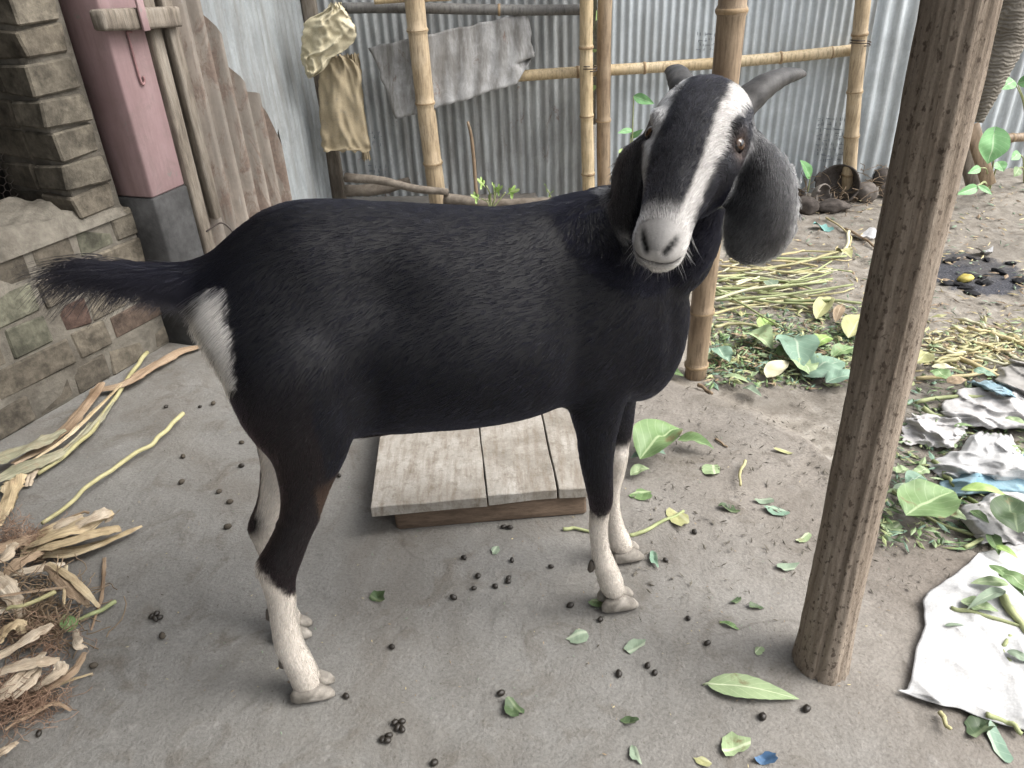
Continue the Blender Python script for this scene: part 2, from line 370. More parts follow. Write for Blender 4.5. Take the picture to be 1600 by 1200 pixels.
def bamboo(name, a, b, r0, r1, nodes, m, label=None, cat='bamboo', group=None, seg=14, split=False):
    """culm from a to b; nodes are fractions of its length"""
    a = np.asarray(a, float); b = np.asarray(b, float); L = np.linalg.norm(b - a); ts = sorted(set(list(np.linspace(0, 1, 30)) + [q + e for q in nodes for e in (-0.012 / L, -0.004 / L, 0.004 / L, 0.012 / L, 0.03 / L)]))
    ts = [q for q in ts if 0 <= q <= 1]; bend = unit(np.cross(b - a, (0.3, 1, 0.2))) * 0.006 * L
    P = []; R = []
    for q in ts:
        P.append(a + (b - a) * q + bend * math.sin(q * math.pi * 1.4 + L)); r = r0 + (r1 - r0) * q
        for k in nodes:
            e = (q - k) * L
            if abs(e) < 0.006: r *= 1.11
            elif 0.0 < e <= 0.035: r *= 0.985
        R.append(r)
    v, f = sweep(P, R, seg, noise=0.05, ns=12)
    root = thing(name, label, cat, a if a[2] < b[2] else b, group)
    base = np.array(root.location)
    culm = mk('culm', np.array(v) - base, f, m, root)
    for k in nodes:
        c = a + (b - a) * k + bend * math.sin(k * math.pi * 1.4 + L); r = (r0 + (r1 - r0) * k) * 1.10; d = unit(b - a)
        v, f = sweep([c - d * 0.006 - base, c - d * 0.002 - base, c + d * 0.002 - base, c + d * 0.006 - base], [r * 0.98, r * 1.03, r * 1.03, r * 0.98], seg)
        mk('node_ring', v, f, M_NODE, culm)
    return root
def pole_px(name, q0, q1, Y0, Y1, w, nodes_px, m, label, zlo=None, zhi=None, **kw):
    """a culm seen from pixel q0 to q1 at depths Y0, Y1; stretched along itself down to zlo and up to zhi"""
    a = at_y(*q0, Y0); b = at_y(*q1, Y1); d = b - a; t0, t1 = 0.0, 1.0
    if zlo is not None: t1 = (zlo - a[2]) / d[2]
    if zhi is not None: t0 = (zhi - a[2]) / d[2]
    A = a + d * t0; B = a + d * t1; r = w * 0.44 * pxm((a + b) / 2)
    nd = []
    for y in nodes_px:
        k = (y - q0[1]) / (q1[1] - q0[1]) if abs(q1[1] - q0[1]) > 80 else (y - q0[0]) / (q1[0] - q0[0]); nd.append((k - t0) / (t1 - t0))
    if zhi is not None: nd += [q for q in (0.1, 0.24, 0.38) if q < min(nd + [1]) - 0.08]
    return bamboo(name, A, B, r, r, nd, m, label, **kw)
pole_px('bamboo_post', (650, 0), (685, 312), 3.52, 3.55, 33, [42, 150, 248], M_BAM, 'slanting tan bamboo post in front of the torn scrap sheet', -0.02, 1.7)
pole_px('bamboo_post', (919, 0), (921, 300), 3.50, 3.52, 23, [67, 172, 268], M_BAMY, 'upright yellow bamboo post beside the narrow gap in the fence', -0.03, 1.7)
pole_px('bamboo_post', (948, 0), (945, 292), 3.54, 3.56, 25, [180], M_BAMG, 'grey brown weathered post directly right of the yellow bamboo post', -0.03, 1.7)
pole_px('bamboo_post', (1352, 0), (1326, 300), 3.48, 3.48, 25, [48, 134, 205, 268], M_BAM, 'tan bamboo post at the fence beside the coconut shells', -0.04, 1.7)
a = G(1092, 588); b = at_y(1136, 0, a[1] * 1.0)
d_ = b - a; b2 = a + d_ * (2.25 / d_[2])
bamboo('bamboo_post', a - d_ * 0.03, b2, 0.031, 0.036, [0.03, 0.105, 0.2, 0.31, 0.435, 0.56, 0.70, 0.85], M_BAMG, 'thick bamboo post standing in the mud behind the goat\'s neck', 'bamboo')
pole_px('bamboo_rail', (768, 126), (1343, 76), 3.60, 3.55, 19, [800, 905, 1010, 1130, 1222, 1300], M_BAMY, 'long yellow bamboo rail tied level across the fence behind the horns')
pole_px('bamboo_rail', (535, 15), (912, 13), 3.62, 3.60, 18, [640, 780], M_BAMD, 'blackened pole lying level along the top left of the fence')
pole_px('bamboo_rail', (585, 3), (705, -4), 3.55, 3.55, 9, [640], M_BAMY, 'thin yellow cane above the blackened pole')
pole_px('bamboo_rail', (1470, 52), (1640, 38), 3.55, 3.6, 19, [1560], M_BAMY, 'short yellow bamboo rail showing right of the rough wooden post')
pole_px('bamboo_rail', (1500, 222), (1650, 210), 3.6, 3.7, 15, [1580], M_BAMG, 'pale low bamboo rail behind the heart-shaped leaves')
def branch(name, pts, r, m, label, cat='branch', noise=0.25, seg=8, base=True, group=None):
    P = catmull(pts, 6); v, f = sweep(P, np.interp(np.linspace(0, 1, len(P)), np.linspace(0, 1, len(r)), r) if not np.isscalar(r) else r, seg, noise=noise, ns=25)
    o = mk(name, v, f, m); rebase(o); return tag(o, label, cat, group)
branch('branch', [at_y(540, 277, 3.55), at_y(600, 283, 3.5), at_y(650, 295, 3.45), at_y(700, 300, 3.42)], [0.022, 0.02, 0.018, 0.016], M_TWIG, 'weathered branch leaning at the foot of the fence left of the slanting bamboo')
branch('branch', [at_y(540, 298, 3.6), at_y(590, 296, 3.6), at_y(640, 283, 3.6)], [0.03, 0.028, 0.02], M_TWIG, 'dark thick branch lying behind the leaning one at the fence foot')
branch('branch', [at_y(694, 310, 3.45), at_y(760, 318, 3.42), at_y(860, 316, 3.42)], [0.026, 0.024, 0.022], M_TWIG, 'grey log on the ground under the small lobed plant')
branch('branch', [at_y(731, 190, 3.5), at_y(738, 225, 3.5), at_y(746, 320, 3.48)], [0.006, 0.008, 0.008], M_BAMG, 'thin broken cane standing in front of the dirty corrugated sheet')
# tie wires
def loop_wire(c, r, ax, label):
    P = []
    for k in range(26):
        a = k / 25 * 4 * math.pi; e = unit(np.cross(ax, (0, 0, 1))); g = np.cross(ax, e)
        P.append(np.asarray(c) + (e * math.cos(a) + g * math.sin(a)) * r * (1 + 0.04 * math.sin(3 * a)) + np.asarray(ax) * 0.004 * k / 5)
    v, f = sweep(P, 0.0022, 5); o = mk('tie_wire', v, f, M_WIRE); rebase(o); return tag(o, label, 'wire')
loop_wire(at_y(920, 110, 3.51), 0.036, (0.05, 0, 1), 'dark wire lashing the yellow bamboo post to the level rail')
loop_wire(at_y(1344, 70, 3.48), 0.041, (0.05, 0, 1), 'dark wire lashing the tan fence bamboo to the level rail')
# scrap sheet hanging over the rail
def quadgrid(c00, c10, c11, c01, nu, nv, fn):
    V = []; Fq = []; uv = []
    for j in range(nv + 1):
        for i in range(nu + 1):
            u, w = i / nu, j / nv
            p = (c00 * (1 - u) + c10 * u) * (1 - w) + (c01 * (1 - u) + c11 * u) * w
            V.append(fn(p, u, w)); uv.append((u, w))
    for j in range(nv):
        for i in range(nu):
            a = j * (nu + 1) + i; Fq.append((a, a + 1, a + nu + 2, a + nu + 1))
    return V, Fq, uv
def scrapfn(p, u, w):
    e = 0.008 * float(vn2(u * 14, w * 2)) * (w > 0.95 or w < 0.05) + 0
    q = p + np.array([0.012 * float(vn2(w * 9, 4)) * (u < 0.03 or u > 0.97), 0, e])
    q[1] += -0.0042 * math.sin((u + 0.12 * w) * 17 * math.pi) - 0.010 * float(vn2(u * 4, w * 3)) - 0.006 * abs(float(vn2(u * 13, w * 9))) - 0.03 * math.sin(u * 3.0) - 0.03 * (w ** 2)
    if u > 0.86 and w > 0.72: q[1] += 0.05 * (u - 0.86) / 0.14; q[2] += 0.09 * (u - 0.86) / 0.14 * (w - 0.72) / 0.28
    return q
v, f, uv = quadgrid(at_y(577, 74, 3.62), at_y(824, 18, 3.62), at_y(838, 118, 3.58), at_y(620, 184, 3.58), 50, 26, scrapfn)
o = mk('scrap_sheet', v, f, M_SCRAP, uv=uv); rebase(o); tag(o, 'flattened grey scrap of tin hanging askew behind the slanting bamboo', 'metal sheet')
sd = o.modifiers.new('thick', 'SOLIDIFY'); sd.thickness = 0.002
# narrow wooden post at the corner of the side wall
def beam(name, a, b, w, dpt, m, label=None, cat='timber', parent=None, side=(1, 0, 0), rough=0.004, seed=1):
    a = np.asarray(a, float); b = np.asarray(b, float); ax = (b - a) / 2; L = unit(ax); s = np.asarray(side, float); s = unit(s - L * (s @ L)); g = np.cross(L, s)
    v, f = bevelbox((a + b) / 2, s * w / 2, g * dpt / 2, ax, min(w, dpt) * 0.12, 0.002, 1, rough, seed)
    o = mk(name, v, f, m, parent)
    if label: rebase(o); tag(o, label, cat)
    return o
c0 = at_y(482, 0, 3.74); c1 = at_y(530, 306, 3.74); dd = c1 - c0
beam('corner_post', c0 - dd * 1.1, c1 + dd * 0.03, 0.06, 0.05, M_WOODG, 'narrow grey wooden post in the corner behind the hanging sacks')
# ------------------------------------------------------------------ pink pillar, side wall, door
PC = np.array([-1.0125, 2.2205]); PV = unit(np.array([0.33, 0.944])); PN = np.array([PV[1], -PV[0]])   # corner, away-direction, outward
def fr(a, o, z=0.0):                                 # frame of the house front: a along, o outward
    q = PC + PV * a + PN * o; return np.array([q[0], q[1], z])
t = NT('pink_paint'); v = t.coord('Object'); n1 = t.noise(v, 4, 6, 0.7); n2 = t.noise(v, 60, 5, 0.7); n3 = t.noise(t.coord('Object', (8, 8, 1)), 4, 6, 0.7)
c = t.ramp(n1, [(0.3, (0.27, 0.18, 0.185)), (0.7, (0.345, 0.245, 0.25))]); c = t.mix(t.ramp(n3, [(0.42, 0.0), (0.7, 0.6)]), c, (0.20, 0.135, 0.13)); c = t.mix(t.ramp(t.noise(v, 11, 6, 0.75, 0.6), [(0.52, 0.0), (0.68, 0.5)]), c, (0.19, 0.15, 0.14)); c = t.mix(t.ramp(n2, [(0.66, 0), (0.74, 0.35)]), c, (0.40, 0.31, 0.30)); c = t.mix(t.ramp(t.noise(v, 17, 7, 0.8, 0.3), [(0.61, 0), (0.64, 0.8)]), c, (0.22, 0.205, 0.19))
t.bsdf(c, 0.6, t.bump(n2, 0.12, 0.002), 0.35); M_PINK = t.m
M_DADO = simple('grey_cement_wash', [(0.03, 0.03, 0.03), (0.05, 0.05, 0.05), (0.08, 0.08, 0.08)], 6, 0.8, 0.3, 60)
M_MORTAR = simple('mud_mortar', [(0.11, 0.098, 0.08), (0.165, 0.15, 0.125), (0.215, 0.198, 0.165)], 9, 0.95, 0.8, 45, 0.008)
pil = thing('pillar', 'pink painted square pillar with a dark grey foot beside the tin door', 'pillar', fr(0.07, -0.07))
pb = np.array(pil.location)
v, f = bevelbox(fr(0.0725, -0.07, 1.44) - pb, np.append(PV, 0) * 0.0725, np.append(PN, 0) * 0.07, (0, 0, 0.96), 0.006); mk('shaft', v, f, M_PINK, pil)
v, f = bevelbox(fr(0.0725, -0.07, 0.22) - pb, np.append(PV, 0) * 0.0755, np.append(PN, 0) * 0.073, (0, 0, 0.26), 0.006); mk('foot', v, f, M_DADO, pil)
# hooked iron rod on the pillar
hk = [fr(0.045, 0.004, 0.93), fr(0.06, 0.004, 0.90), fr(0.075, 0.004, 0.745), fr(0.092, 0.004, 0.74), fr(0.094, 0.004, 0.765)]
hk = [at_plane(x, y, fr(0, 0.006), np.append(PN, 0)) for x, y in ((206, 50), (199, 50), (202, 62), (220, 127), (226, 128), (224, 119))]
v, f = sweep(catmull(hk, 5), 0.0035, 6); o = mk('iron_hook', v, f, simple('pink_iron', [(0.30, 0.17, 0.17), (0.38, 0.22, 0.22)], 30, 0.5)); rebase(o); tag(o, 'thin hooked iron rod hanging flat on the pink pillar', 'hook')
bar = thing('door_bar', 'short grey wooden bar across the pink pillar at the door', 'timber', at_y(212, 45, 2.25))
bb = np.array(bar.location); e0 = at_plane(152, 32, fr(0, 0.03), np.append(PN, 0)); e1 = at_plane(274, 26, fr(0, 0.03), np.append(PN, 0))
beam('block', e0 - bb, e1 - bb, 0.052, 0.045, M_WOODG, parent=bar, side=(0, 0, 1), rough=0.006, seed=5)
q = at_plane(222, 20, fr(0, 0.06), np.append(PN, 0)); q2 = at_plane(228, 44, fr(0, 0.06), np.append(PN, 0))
v, f = bevelbox((q + q2) / 2 - bb + np.array([0, 0, 0.03]), np.append(PV, 0) * 0.012, np.append(PN, 0) * 0.004, (0, 0, 0.055), 0.001); mk('strap', v, f, M_PINK, bar)
# tin door with timber stiles
DD = unit(np.array([math.sin(math.radians(15)), math.cos(math.radians(15))])); DN = np.append([DD[1], -DD[0]], 0)
D0 = fr(0.175, -0.015)
door = thing('tin_door', 'rusty corrugated tin door with wooden stiles and a torn diagonal edge', 'door', D0); db = np.array(door.location)
def dpl(x, y): 
    p = at_plane(x, y, D0, DN); return (p - D0)[:2] @ DD, p[2]
edge = [dpl(*q) for q in ((312, 0), (340, 62), (358, 95), (375, 130), (412, 160), (428, 200), (432, 235), (447, 262), (456, 300), (480, 420))]
ea = np.array([e[0] for e in edge]); ez = np.array([e[1] for e in edge]); od = np.argsort(ea); ea = ea[od]; ez = ez[od]
zf = lambda a: float(np.interp(a, ea, ez)) + 0.015 * float(vn2(a * 30, 2)) if a > ea[0] else float(ez[0] + (ea[0] - a) * 8)
corrugated('sheet', (0, 0), DD * (ea[-1]), 0.02, 1.0, 0.076, 0.023, M_TINRUST, None, 0.004, lambda a: min(1.9, zf(a)), 24, 0.1, door)
sx = np.append(DD, 0)
beam('stile', np.array([0, 0, 0.02]) + sx * -0.005 + DN * 0.012, np.array([0, 0, 1.9]) + sx * -0.005 + DN * 0.012, 0.05, 0.03, M_WOODG, parent=door, side=sx, seed=3)
beam('stile', np.array([0, 0, 0.35]) + sx * 0.052 + DN * 0.03, np.array([0, 0, 1.85]) + sx * 0.052 + DN * 0.03, 0.04, 0.03, M_WOODG, parent=door, side=sx, seed=4)
beam('rail', np.array([0, 0, 1.86]) + DN * -0.03, np.array([0, 0, 1.86]) + sx * 0.35 + DN * -0.03, 0.05, 0.03, M_WOODG, parent=door, side=(0, 0, 1), seed=8)
# wire scrap at the door foot
P = catmull([at_y(322, 362, 2.3), at_y(345, 348, 2.32), at_y(362, 360, 2.32), at_y(370, 378, 2.3)], 6); v, f = sweep(P, 0.003, 5); o = mk('wire_loop', v, f, M_WIRE); rebase(o); tag(o, 'bent dark wire sticking out at the foot of the door', 'wire')
W0 = fr(0.30, -0.16)
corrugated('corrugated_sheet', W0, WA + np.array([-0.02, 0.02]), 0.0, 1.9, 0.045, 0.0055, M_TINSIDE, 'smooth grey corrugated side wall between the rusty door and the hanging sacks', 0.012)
# ------------------------------------------------------------------ brick wall with a wired window
BO = G(258, 540)[:2]; BU = unit(G(0, 690)[:2] - BO); BN = np.array([-BU[1], BU[0]]); BN = BN if BN[0] > 0 else -BN
def bw(u, o, z): 
    q = BO + BU * u + BN * o; return np.array([q[0], q[1], z])
wall = thing('brick_wall', 'old brick house wall with mud mortar and a wired window at left', 'wall', bw(0.3, -0.12, 0)); wb = np.array(wall.location)
U3, N3 = np.append(BU, 0), np.append(BN, 0)
def wbox(u0, u1, o0, o1, z0, z1, name, m, bev=0.004, rough=0.0, seed=0, parent=wall):
    v, f = bevelbox(bw((u0 + u1) / 2, (o0 + o1) / 2, (z0 + z1) / 2) - wb, U3 * (u1 - u0) / 2, N3 * (o1 - o0) / 2, (0, 0, (z1 - z0) / 2), bev, 0.0, 1, rough, seed)
    return mk(name, v, f, m, parent)
UE = 1.55; SILL = 0.455; JB = 0.155
wbox(UE + 0.052, 5.2, -0.26, 0.004, -0.05, 2.45, 'mortar_core', M_MORTAR)  # unseen wall extension, added to block light from behind on the left
wbox(-0.10, UE, -0.26, -0.004, -0.05, SILL - 0.005, 'mortar_core', M_MORTAR, rough=0.006)
wbox(0.0, JB - 0.012, -0.26, -0.004, SILL - 0.004, 2.1, 'mortar_core', M_MORTAR, rough=0.004, seed=2)
wbox(JB - 0.011, UE, -0.26, -0.012, 1.55, 2.1, 'mortar_core', M_MORTAR, rough=0.004, seed=3)
bricks = []
BC = [(0.155, 0.135, 0.105), (0.175, 0.155, 0.122), (0.14, 0.122, 0.096), (0.155, 0.115, 0.09), (0.148, 0.145, 0.108), (0.115, 0.075, 0.06)]
M_BR = [simple('brick_%d' % i, [[q * 0.7 for q in c], c, [q * 1.3 for q in c]], 9, 0.95, 0.8, 45, 0.006, fine=0.6, rnd=0.4) for i, c in enumerate(BC)]
_bm = {}
def brick(u0, u1, o, z0, z1, deep=0.11, mi=None, jit=0.004):
    key = (round(u1 - u0, 2), round(z1 - z0, 3), round(deep, 2), random.randrange(3)); mi = random.choices(range(6), [5, 5, 4, 2, 3, 1])[0] if mi is None else mi
    kk = key + (mi,)
    if kk not in _bm:
        v, f = bevelbox((0, 0, 0), U3 * (key[0] / 2), N3 * deep / 2, (0, 0, key[1] / 2), 0.005, 0.006, 1, 0.0, len(_bm))
        _bm[kk] = mesh('brick', v, f, M_BR[mi], False)
    o_ = obj('brick', _bm[kk], wall); p = bw((u0 + u1) / 2, o - deep / 2 + random.uniform(-jit, jit), (z0 + z1) / 2) - wb
    o_.location = tuple(p); o_.rotation_euler = (random.uniform(-.012, .012), random.uniform(-.012, .012), random.uniform(-.03, .03))
NC = 5; ch = SILL / NC
for k in range(NC):
    u = -0.02 - random.uniform(0, 0.08)
    while u < UE:
        L = random.choice([0.115, 0.115, 0.12, 0.235])
        brick(u, min(UE, u + L), 0.0, k * ch + 0.004, (k + 1) * ch - 0.008, jit=0.006); u += L + 0.012
for k in range(19):                                   # jamb courses beside the window, seen on face and reveal
    z0 = SILL + k * 0.083 + 0.006; lean = 0.0
    brick(0.02 + lean, JB + random.uniform(-.006, .006), 0.012 + random.uniform(-.004, .004), z0, z0 + 0.071, 0.115, random.choice([0, 1, 2, 4]))
    brick(0.035, JB - 0.004 + random.uniform(-.008, .004), -0.115, z0, z0 + 0.071, 0.125, random.choice([3, 5, 2, 0, 5]))
for k in range(6):                                    # above the window
    u = JB + 0.01
    while u < UE:
        L = random.choice([0.115, 0.235]); brick(u, min(UE, u + L), 0.0, 1.555 + k * 0.083, 1.555 + k * 0.083 + 0.071); u += L + 0.012
# crumbling mud on the sill
V = []; Fq = []; nu, nv = 70, 16
for i in range(nu + 1):
    for j in range(nv + 1):
        u = -0.02 + 1.5 * i / nu; o_ = -0.255 + 0.262 * j / nv
        z = SILL + 0.03 + 0.05 * fbm2(u * 9, o_ * 12, 4) + 0.03 * (u > JB) * math.sin((j / nv) * 3.1)
        if j in (0, nv) or i in (0, nu): z = SILL - 0.02
        if u < JB + 0.01: z = min(z, SILL - 0.015 if j < nv - 1 else z)
        V.append(bw(u, o_, float(max(z, SILL - 0.02))) - wb)
for i in range(nu):
    for j in range(nv):
        a = i * (nv + 1) + j; Fq.append((a, a + nv + 1, a + nv + 2, a + 1))
mk('sill_mud', V, Fq, M_MORTAR, wall)
# dark room behind the window
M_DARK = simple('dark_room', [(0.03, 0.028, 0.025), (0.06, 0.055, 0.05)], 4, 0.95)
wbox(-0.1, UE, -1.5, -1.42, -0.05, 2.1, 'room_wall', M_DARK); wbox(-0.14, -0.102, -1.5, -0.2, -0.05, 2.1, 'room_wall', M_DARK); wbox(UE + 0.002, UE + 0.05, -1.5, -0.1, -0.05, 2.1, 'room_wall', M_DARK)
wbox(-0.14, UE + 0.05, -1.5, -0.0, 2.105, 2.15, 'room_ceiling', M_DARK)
# hexagonal wire netting
mb = MB(); s_ = 0.0125; r3 = math.sqrt(3)
def seg2(a, b):
    pa_ = bw(JB + a[0], -0.205 + 0.01 * float(vn2(a[0] * 8, a[1] * 8)), SILL + 0.02 + a[1]); pb_ = bw(JB + b[0], -0.205 + 0.01 * float(vn2(b[0] * 8, b[1] * 8)), SILL + 0.02 + b[1])
    mb.add(*sweep([pa_, pb_], 0.0009, 3, caps=False))
for i in range(24):
    for j in range(40):
        cx = (i * r3 + (j % 2) * r3 / 2) * s_; cy = j * 1.5 * s_
        p = [(cx + s_ * math.sin(math.radians(60 * k)), cy + s_ * math.cos(math.radians(60 * k))) for k in range(6)]
        seg2(p[0], p[1]); seg2(p[1], p[2]); seg2(p[2], p[3])
o = mk('wire_netting', mb.v, mb.f, M_WIRE); rebase(o); tag(o, 'rusty hexagonal wire netting across the dark window', 'wire netting')

# ================================================================== ROUGH POST AND VERANDA ROOF
t = NT('rough_palm_wood'); v = t.coord('Object', (1, 1, 1), False); vf = t.coord('Object', (26, 26, 1.6), False); vp = t.coord('Object', (45, 45, 26), False)
n1 = t.noise(v, 5, 5, 0.65, 0.6); n2 = t.noise(vf, 2.2, 8, 0.75, 0.5); n3 = t.noise(vp, 3.2, 3, 0.6); n4 = t.noise(v, 300, 3, 0.7)
c = t.ramp(n2, [(0.30, (0.075, 0.06, 0.048)), (0.42, (0.22, 0.178, 0.138)), (0.58, (0.32, 0.268, 0.215)), (0.75, (0.39, 0.34, 0.28))])
c = t.mix(t.ramp(n1, [(0.48, 0.0), (0.66, 0.5)]), c, (0.15, 0.12, 0.09))
c = t.mix(t.ramp(n3, [(0.57, 0.0), (0.64, 0.75)]), c, (0.075, 0.055, 0.042))
c = t.mix(0.3, c, t.ramp(n4, [(0.3, 0.3), (0.7, 1.0)]), 'MULTIPLY')
t.bsdf(c, 0.92, t.bump(n3, 0.5, 0.004, t.bump(n2, 0.6, 0.007)), 0.2); M_POST = t.m
a = G(1283, 1032); b = at_y(1503, 0, a[1] + 0.012); d_ = b - a; n_ = 90
P = [a - d_ * 0.06 + d_ * (2.26 / d_[2] + 0.06) * i / n_ for i in range(n_ + 1)]; seg = 72; V = []; Fq = []
for i, p in enumerate(P):
    z = p[2]
    for k in range(seg):
        an = 2 * math.pi * k / seg
        fib = float(vn2(an * 11 + 3, z * 3.0)) * 0.0035 + float(vn2(an * 30, z * 5)) * 0.0028 + float(vn2(math.cos(an) * 1.5 + 5, math.sin(an) * 1.5 + z * 3 + 7)) * 0.006 + 0.0016 * float(vn2(an * 25, z * 90))
        grove = -0.006 * math.exp(-((an - 4.15 - 0.25 * math.sin(z * 2)) / 0.06) ** 2) - 0.005 * math.exp(-((an - 5.0 + 0.1 * math.sin(z * 3)) / 0.05) ** 2)
        flare = 0.006 * math.exp(-max(0, z) / 0.05)
        r = 0.0425 - 0.0055 * z + fib + grove * 0.45 + flare
        V.append((p[0] + r * math.cos(an), p[1] + r * math.sin(an), z))
for i in range(n_):
    for k in range(seg):
        q = i * seg + k; w = i * seg + (k + 1) % seg; Fq.append((q, w, w + seg, q + seg))
Fq.append(tuple(range(n_ * seg, (n_ + 1) * seg)))
o = mk('wooden_post', V, Fq, M_POST); rebase(o); tag(o, 'rough brown palm wood post standing in the mud in front at right', 'post')
top = P[-1]
roof = thing('veranda_roof', 'tin veranda roof carried by the rough wooden post', 'roof', (-0.9, 0.2, 2.2)); rb = np.array(roof.location)
ROOF_Y1, ROOF_X1 = 1.0, 0.62  # unseen roof; edges drawn back to let light onto floor and fence
v, f = sweep(np.array([[top[0], -2.2, 2.255], [top[0], ROOF_Y1 - 0.1, 2.275]]) - rb, 0.045, 10); mk('beam', v, f, M_BAMG, roof)
for yy in np.arange(-1.9, ROOF_Y1, 0.7):
    v, f = sweep(np.array([[-2.4, yy, 2.52], [ROOF_X1, yy, 2.27]]) - rb + np.array([0, 0, 0.06]), 0.028, 8); mk('rafter', v, f, M_BAMG, roof)
V = []; Fq = []; ncol = int((ROOF_Y1 + 2.2) / 0.076 * 6)
for i in range(ncol + 1):
    yy = -2.2 + (ROOF_Y1 + 2.2) * i / ncol
    for k, xx in enumerate((-2.5, -0.8, ROOF_X1 + 0.05)): V.append(np.array([xx, yy, 2.62 - (xx + 2.5) * 0.0746 + 0.010 * math.sin(2 * math.pi * yy / 0.076)]) - rb)
for i in range(ncol):
    for k in range(2): q = i * 3 + k; Fq.append((q, q + 3, q + 4, q + 1))
mk('sheet', V, Fq, M_TIN2, roof)
V = []; Fq = []; ncol = int(1.6 / 0.076 * 6)                     # unseen eave strip over the house wall, added to shade pillar and bricks
for i in range(ncol + 1):
    yy = ROOF_Y1 + 0.005 + 1.6 * i / ncol
    for k, xx in enumerate((-2.5, -1.5, -0.62)): V.append(np.array([xx, yy, 2.62 - (xx + 2.5) * 0.0746 + 0.010 * math.sin(2 * math.pi * yy / 0.076)]) - rb)
for i in range(ncol):
    for k in range(2): q = i * 3 + k; Fq.append((q, q + 3, q + 4, q + 1))
mk('sheet', V, Fq, M_TIN2, roof)

# ================================================================== LOW PLANK PLATFORM
ZT = 0.078
plat = thing('plank_platform', 'low muddy wooden platform of three planks under the goat', 'platform', at_z(750, 800)); lb = np.array(plat.location)
t = NT('muddy_plank'); v = t.coord('Object'); vg = t.coord('Object', (14, 2, 6)); n1 = t.noise(v, 6, 6, 0.65, 0.5); n2 = t.noise(vg, 5, 6, 0.7); n3 = t.noise(v, 130, 4, 0.7)
c = t.ramp(n1, [(0.34, (0.22, 0.20, 0.17)), (0.5, (0.32, 0.298, 0.262)), (0.66, (0.41, 0.388, 0.35))]); c = t.mix(t.ramp(n2, [(0.45, 0), (0.65, 0.65)]), c, (0.17, 0.135, 0.10)); c = t.mix(t.ramp(t.noise(v, 38, 4, 0.7), [(0.54, 0), (0.66, 0.5)]), c, (0.15, 0.125, 0.095)); c = t.mix(0.3, c, t.ramp(n3, [(0.3, 0.3), (0.7, 1)]), 'MULTIPLY')
t.bsdf(c, 0.9, t.bump(n3, 0.4, 0.003), 0.2); M_PLANK = t.m
M_BEARER = simple('dark_bearer', [(0.12, 0.085, 0.06), (0.20, 0.145, 0.105)], 9, 0.9, 0.5, 60, stretch=(1, 4, 4))
fl = [at_z(577, 793, ZT), at_z(761, 776, ZT), at_z(871, 765, ZT), at_z(930, 762, ZT)]; bl = [at_z(600, 625, ZT), at_z(743, 618, ZT), at_z(839, 614, ZT), at_z(908, 612, ZT)]
for i in range(3):
    g = 0.0016; a0, a1, b0, b1 = fl[i], fl[i + 1], bl[i], bl[i + 1]; ex = unit(a1 - a0) * g
    bm = bmesh.new(); cs = [a0 + ex, a1 - ex, b1 - ex, b0 + ex]; dz = np.array([0, 0, random.uniform(-.002, .002)])
    lo = [bm.verts.new(q - lb + dz - np.array([0, 0, 0.026])) for q in cs]; hi = [bm.verts.new(q - lb + dz) for q in cs]
    bm.faces.new(hi); bm.faces.new(lo[::-1])
    for k in range(4): bm.faces.new([lo[k], lo[(k + 1) % 4], hi[(k + 1) % 4], hi[k]])
    bmesh.ops.bevel(bm, geom=list(bm.edges), offset=0.0015, segments=1, affect='EDGES'); bmesh.ops.subdivide_edges(bm, edges=list(bm.edges), cuts=5, use_grid_fill=True)
    for q in bm.verts: p_ = np.array(q.co) * 24 + i * 7; q.co += Vector((0.003 * vn3(p_), 0.003 * vn3(p_ + 5), 0.0035 * vn3(p_ + 11)))
    me = bpy.data.meshes.new('plank'); bm.to_mesh(me); bm.free(); me.materials.append(M_PLANK); obj('plank', me, plat)
for k, (t0, ins) in enumerate(((0.09, 0.045), (0.75, 0.05))):
    a0 = fl[0] * (1 - t0) + bl[0] * t0; a1 = fl[3] * (1 - t0) + bl[3] * t0; e = unit(a1 - a0)
    s0 = a0 + e * ins; s1 = a1 - e * 0.02; s0[2] = s1[2] = (ZT - 0.028) / 2 - 0.002
    beam('bearer', s0 - lb, s1 - lb, 0.05, ZT - 0.024, M_BEARER, parent=plat, side=(0, 1, 0), seed=20 + k)
# ================================================================== GOAT
GA = math.radians(17); GH = np.array([math.cos(GA), math.sin(GA), 0]); GNF = np.array([-math.sin(GA), math.cos(GA), 0]); GO = np.array([-0.41, 0.935, 0.0]); UPZ = np.array([0, 0, 1.0])
def gs(s, t, z): return GO + GH * s - GNF * t + UPZ * z                 # forward, towards camera, up
def gp(x, y, t=0.0): return at_plane(x, y, GO - GNF * t, GNF)             # pixel on the lengthwise plane moved t towards the camera
def g_st(p): q = np.asarray(p) - GO; return q @ GH, -(q @ GNF), q[..., 2] if q.ndim > 1 else q[2]
gmb = MB()
def loft(C, A, B, nsub=5, seg=26, shape=None):
    """closed body through sections: centres C, half axes A, B"""
    C = catmull(C, nsub); A = catmull(A, nsub); B = catmull(B, nsub); n = len(C); v = []; f = []
    for i in range(n):
        for k in range(seg):
            a = 2 * math.pi * k / seg; ca, sa = math.cos(a), math.sin(a)
            if shape: ca, sa = shape(ca, sa, i / (n - 1))
            v.append(C[i] + A[i] * ca + B[i] * sa)
    for i in range(n - 1):
        for k in range(seg):
            a = i * seg + k; b = i * seg + (k + 1) % seg; f.append((a, b, b + seg, a + seg))
    e0 = len(v); v.append(C[0]); v.append(C[-1])
    for k in range(seg):
        f.append((e0, (k + 1) % seg, k)); f.append((e0 + 1, (n - 1) * seg + k, (n - 1) * seg + (k + 1) % seg))
    gmb.add(v, f)
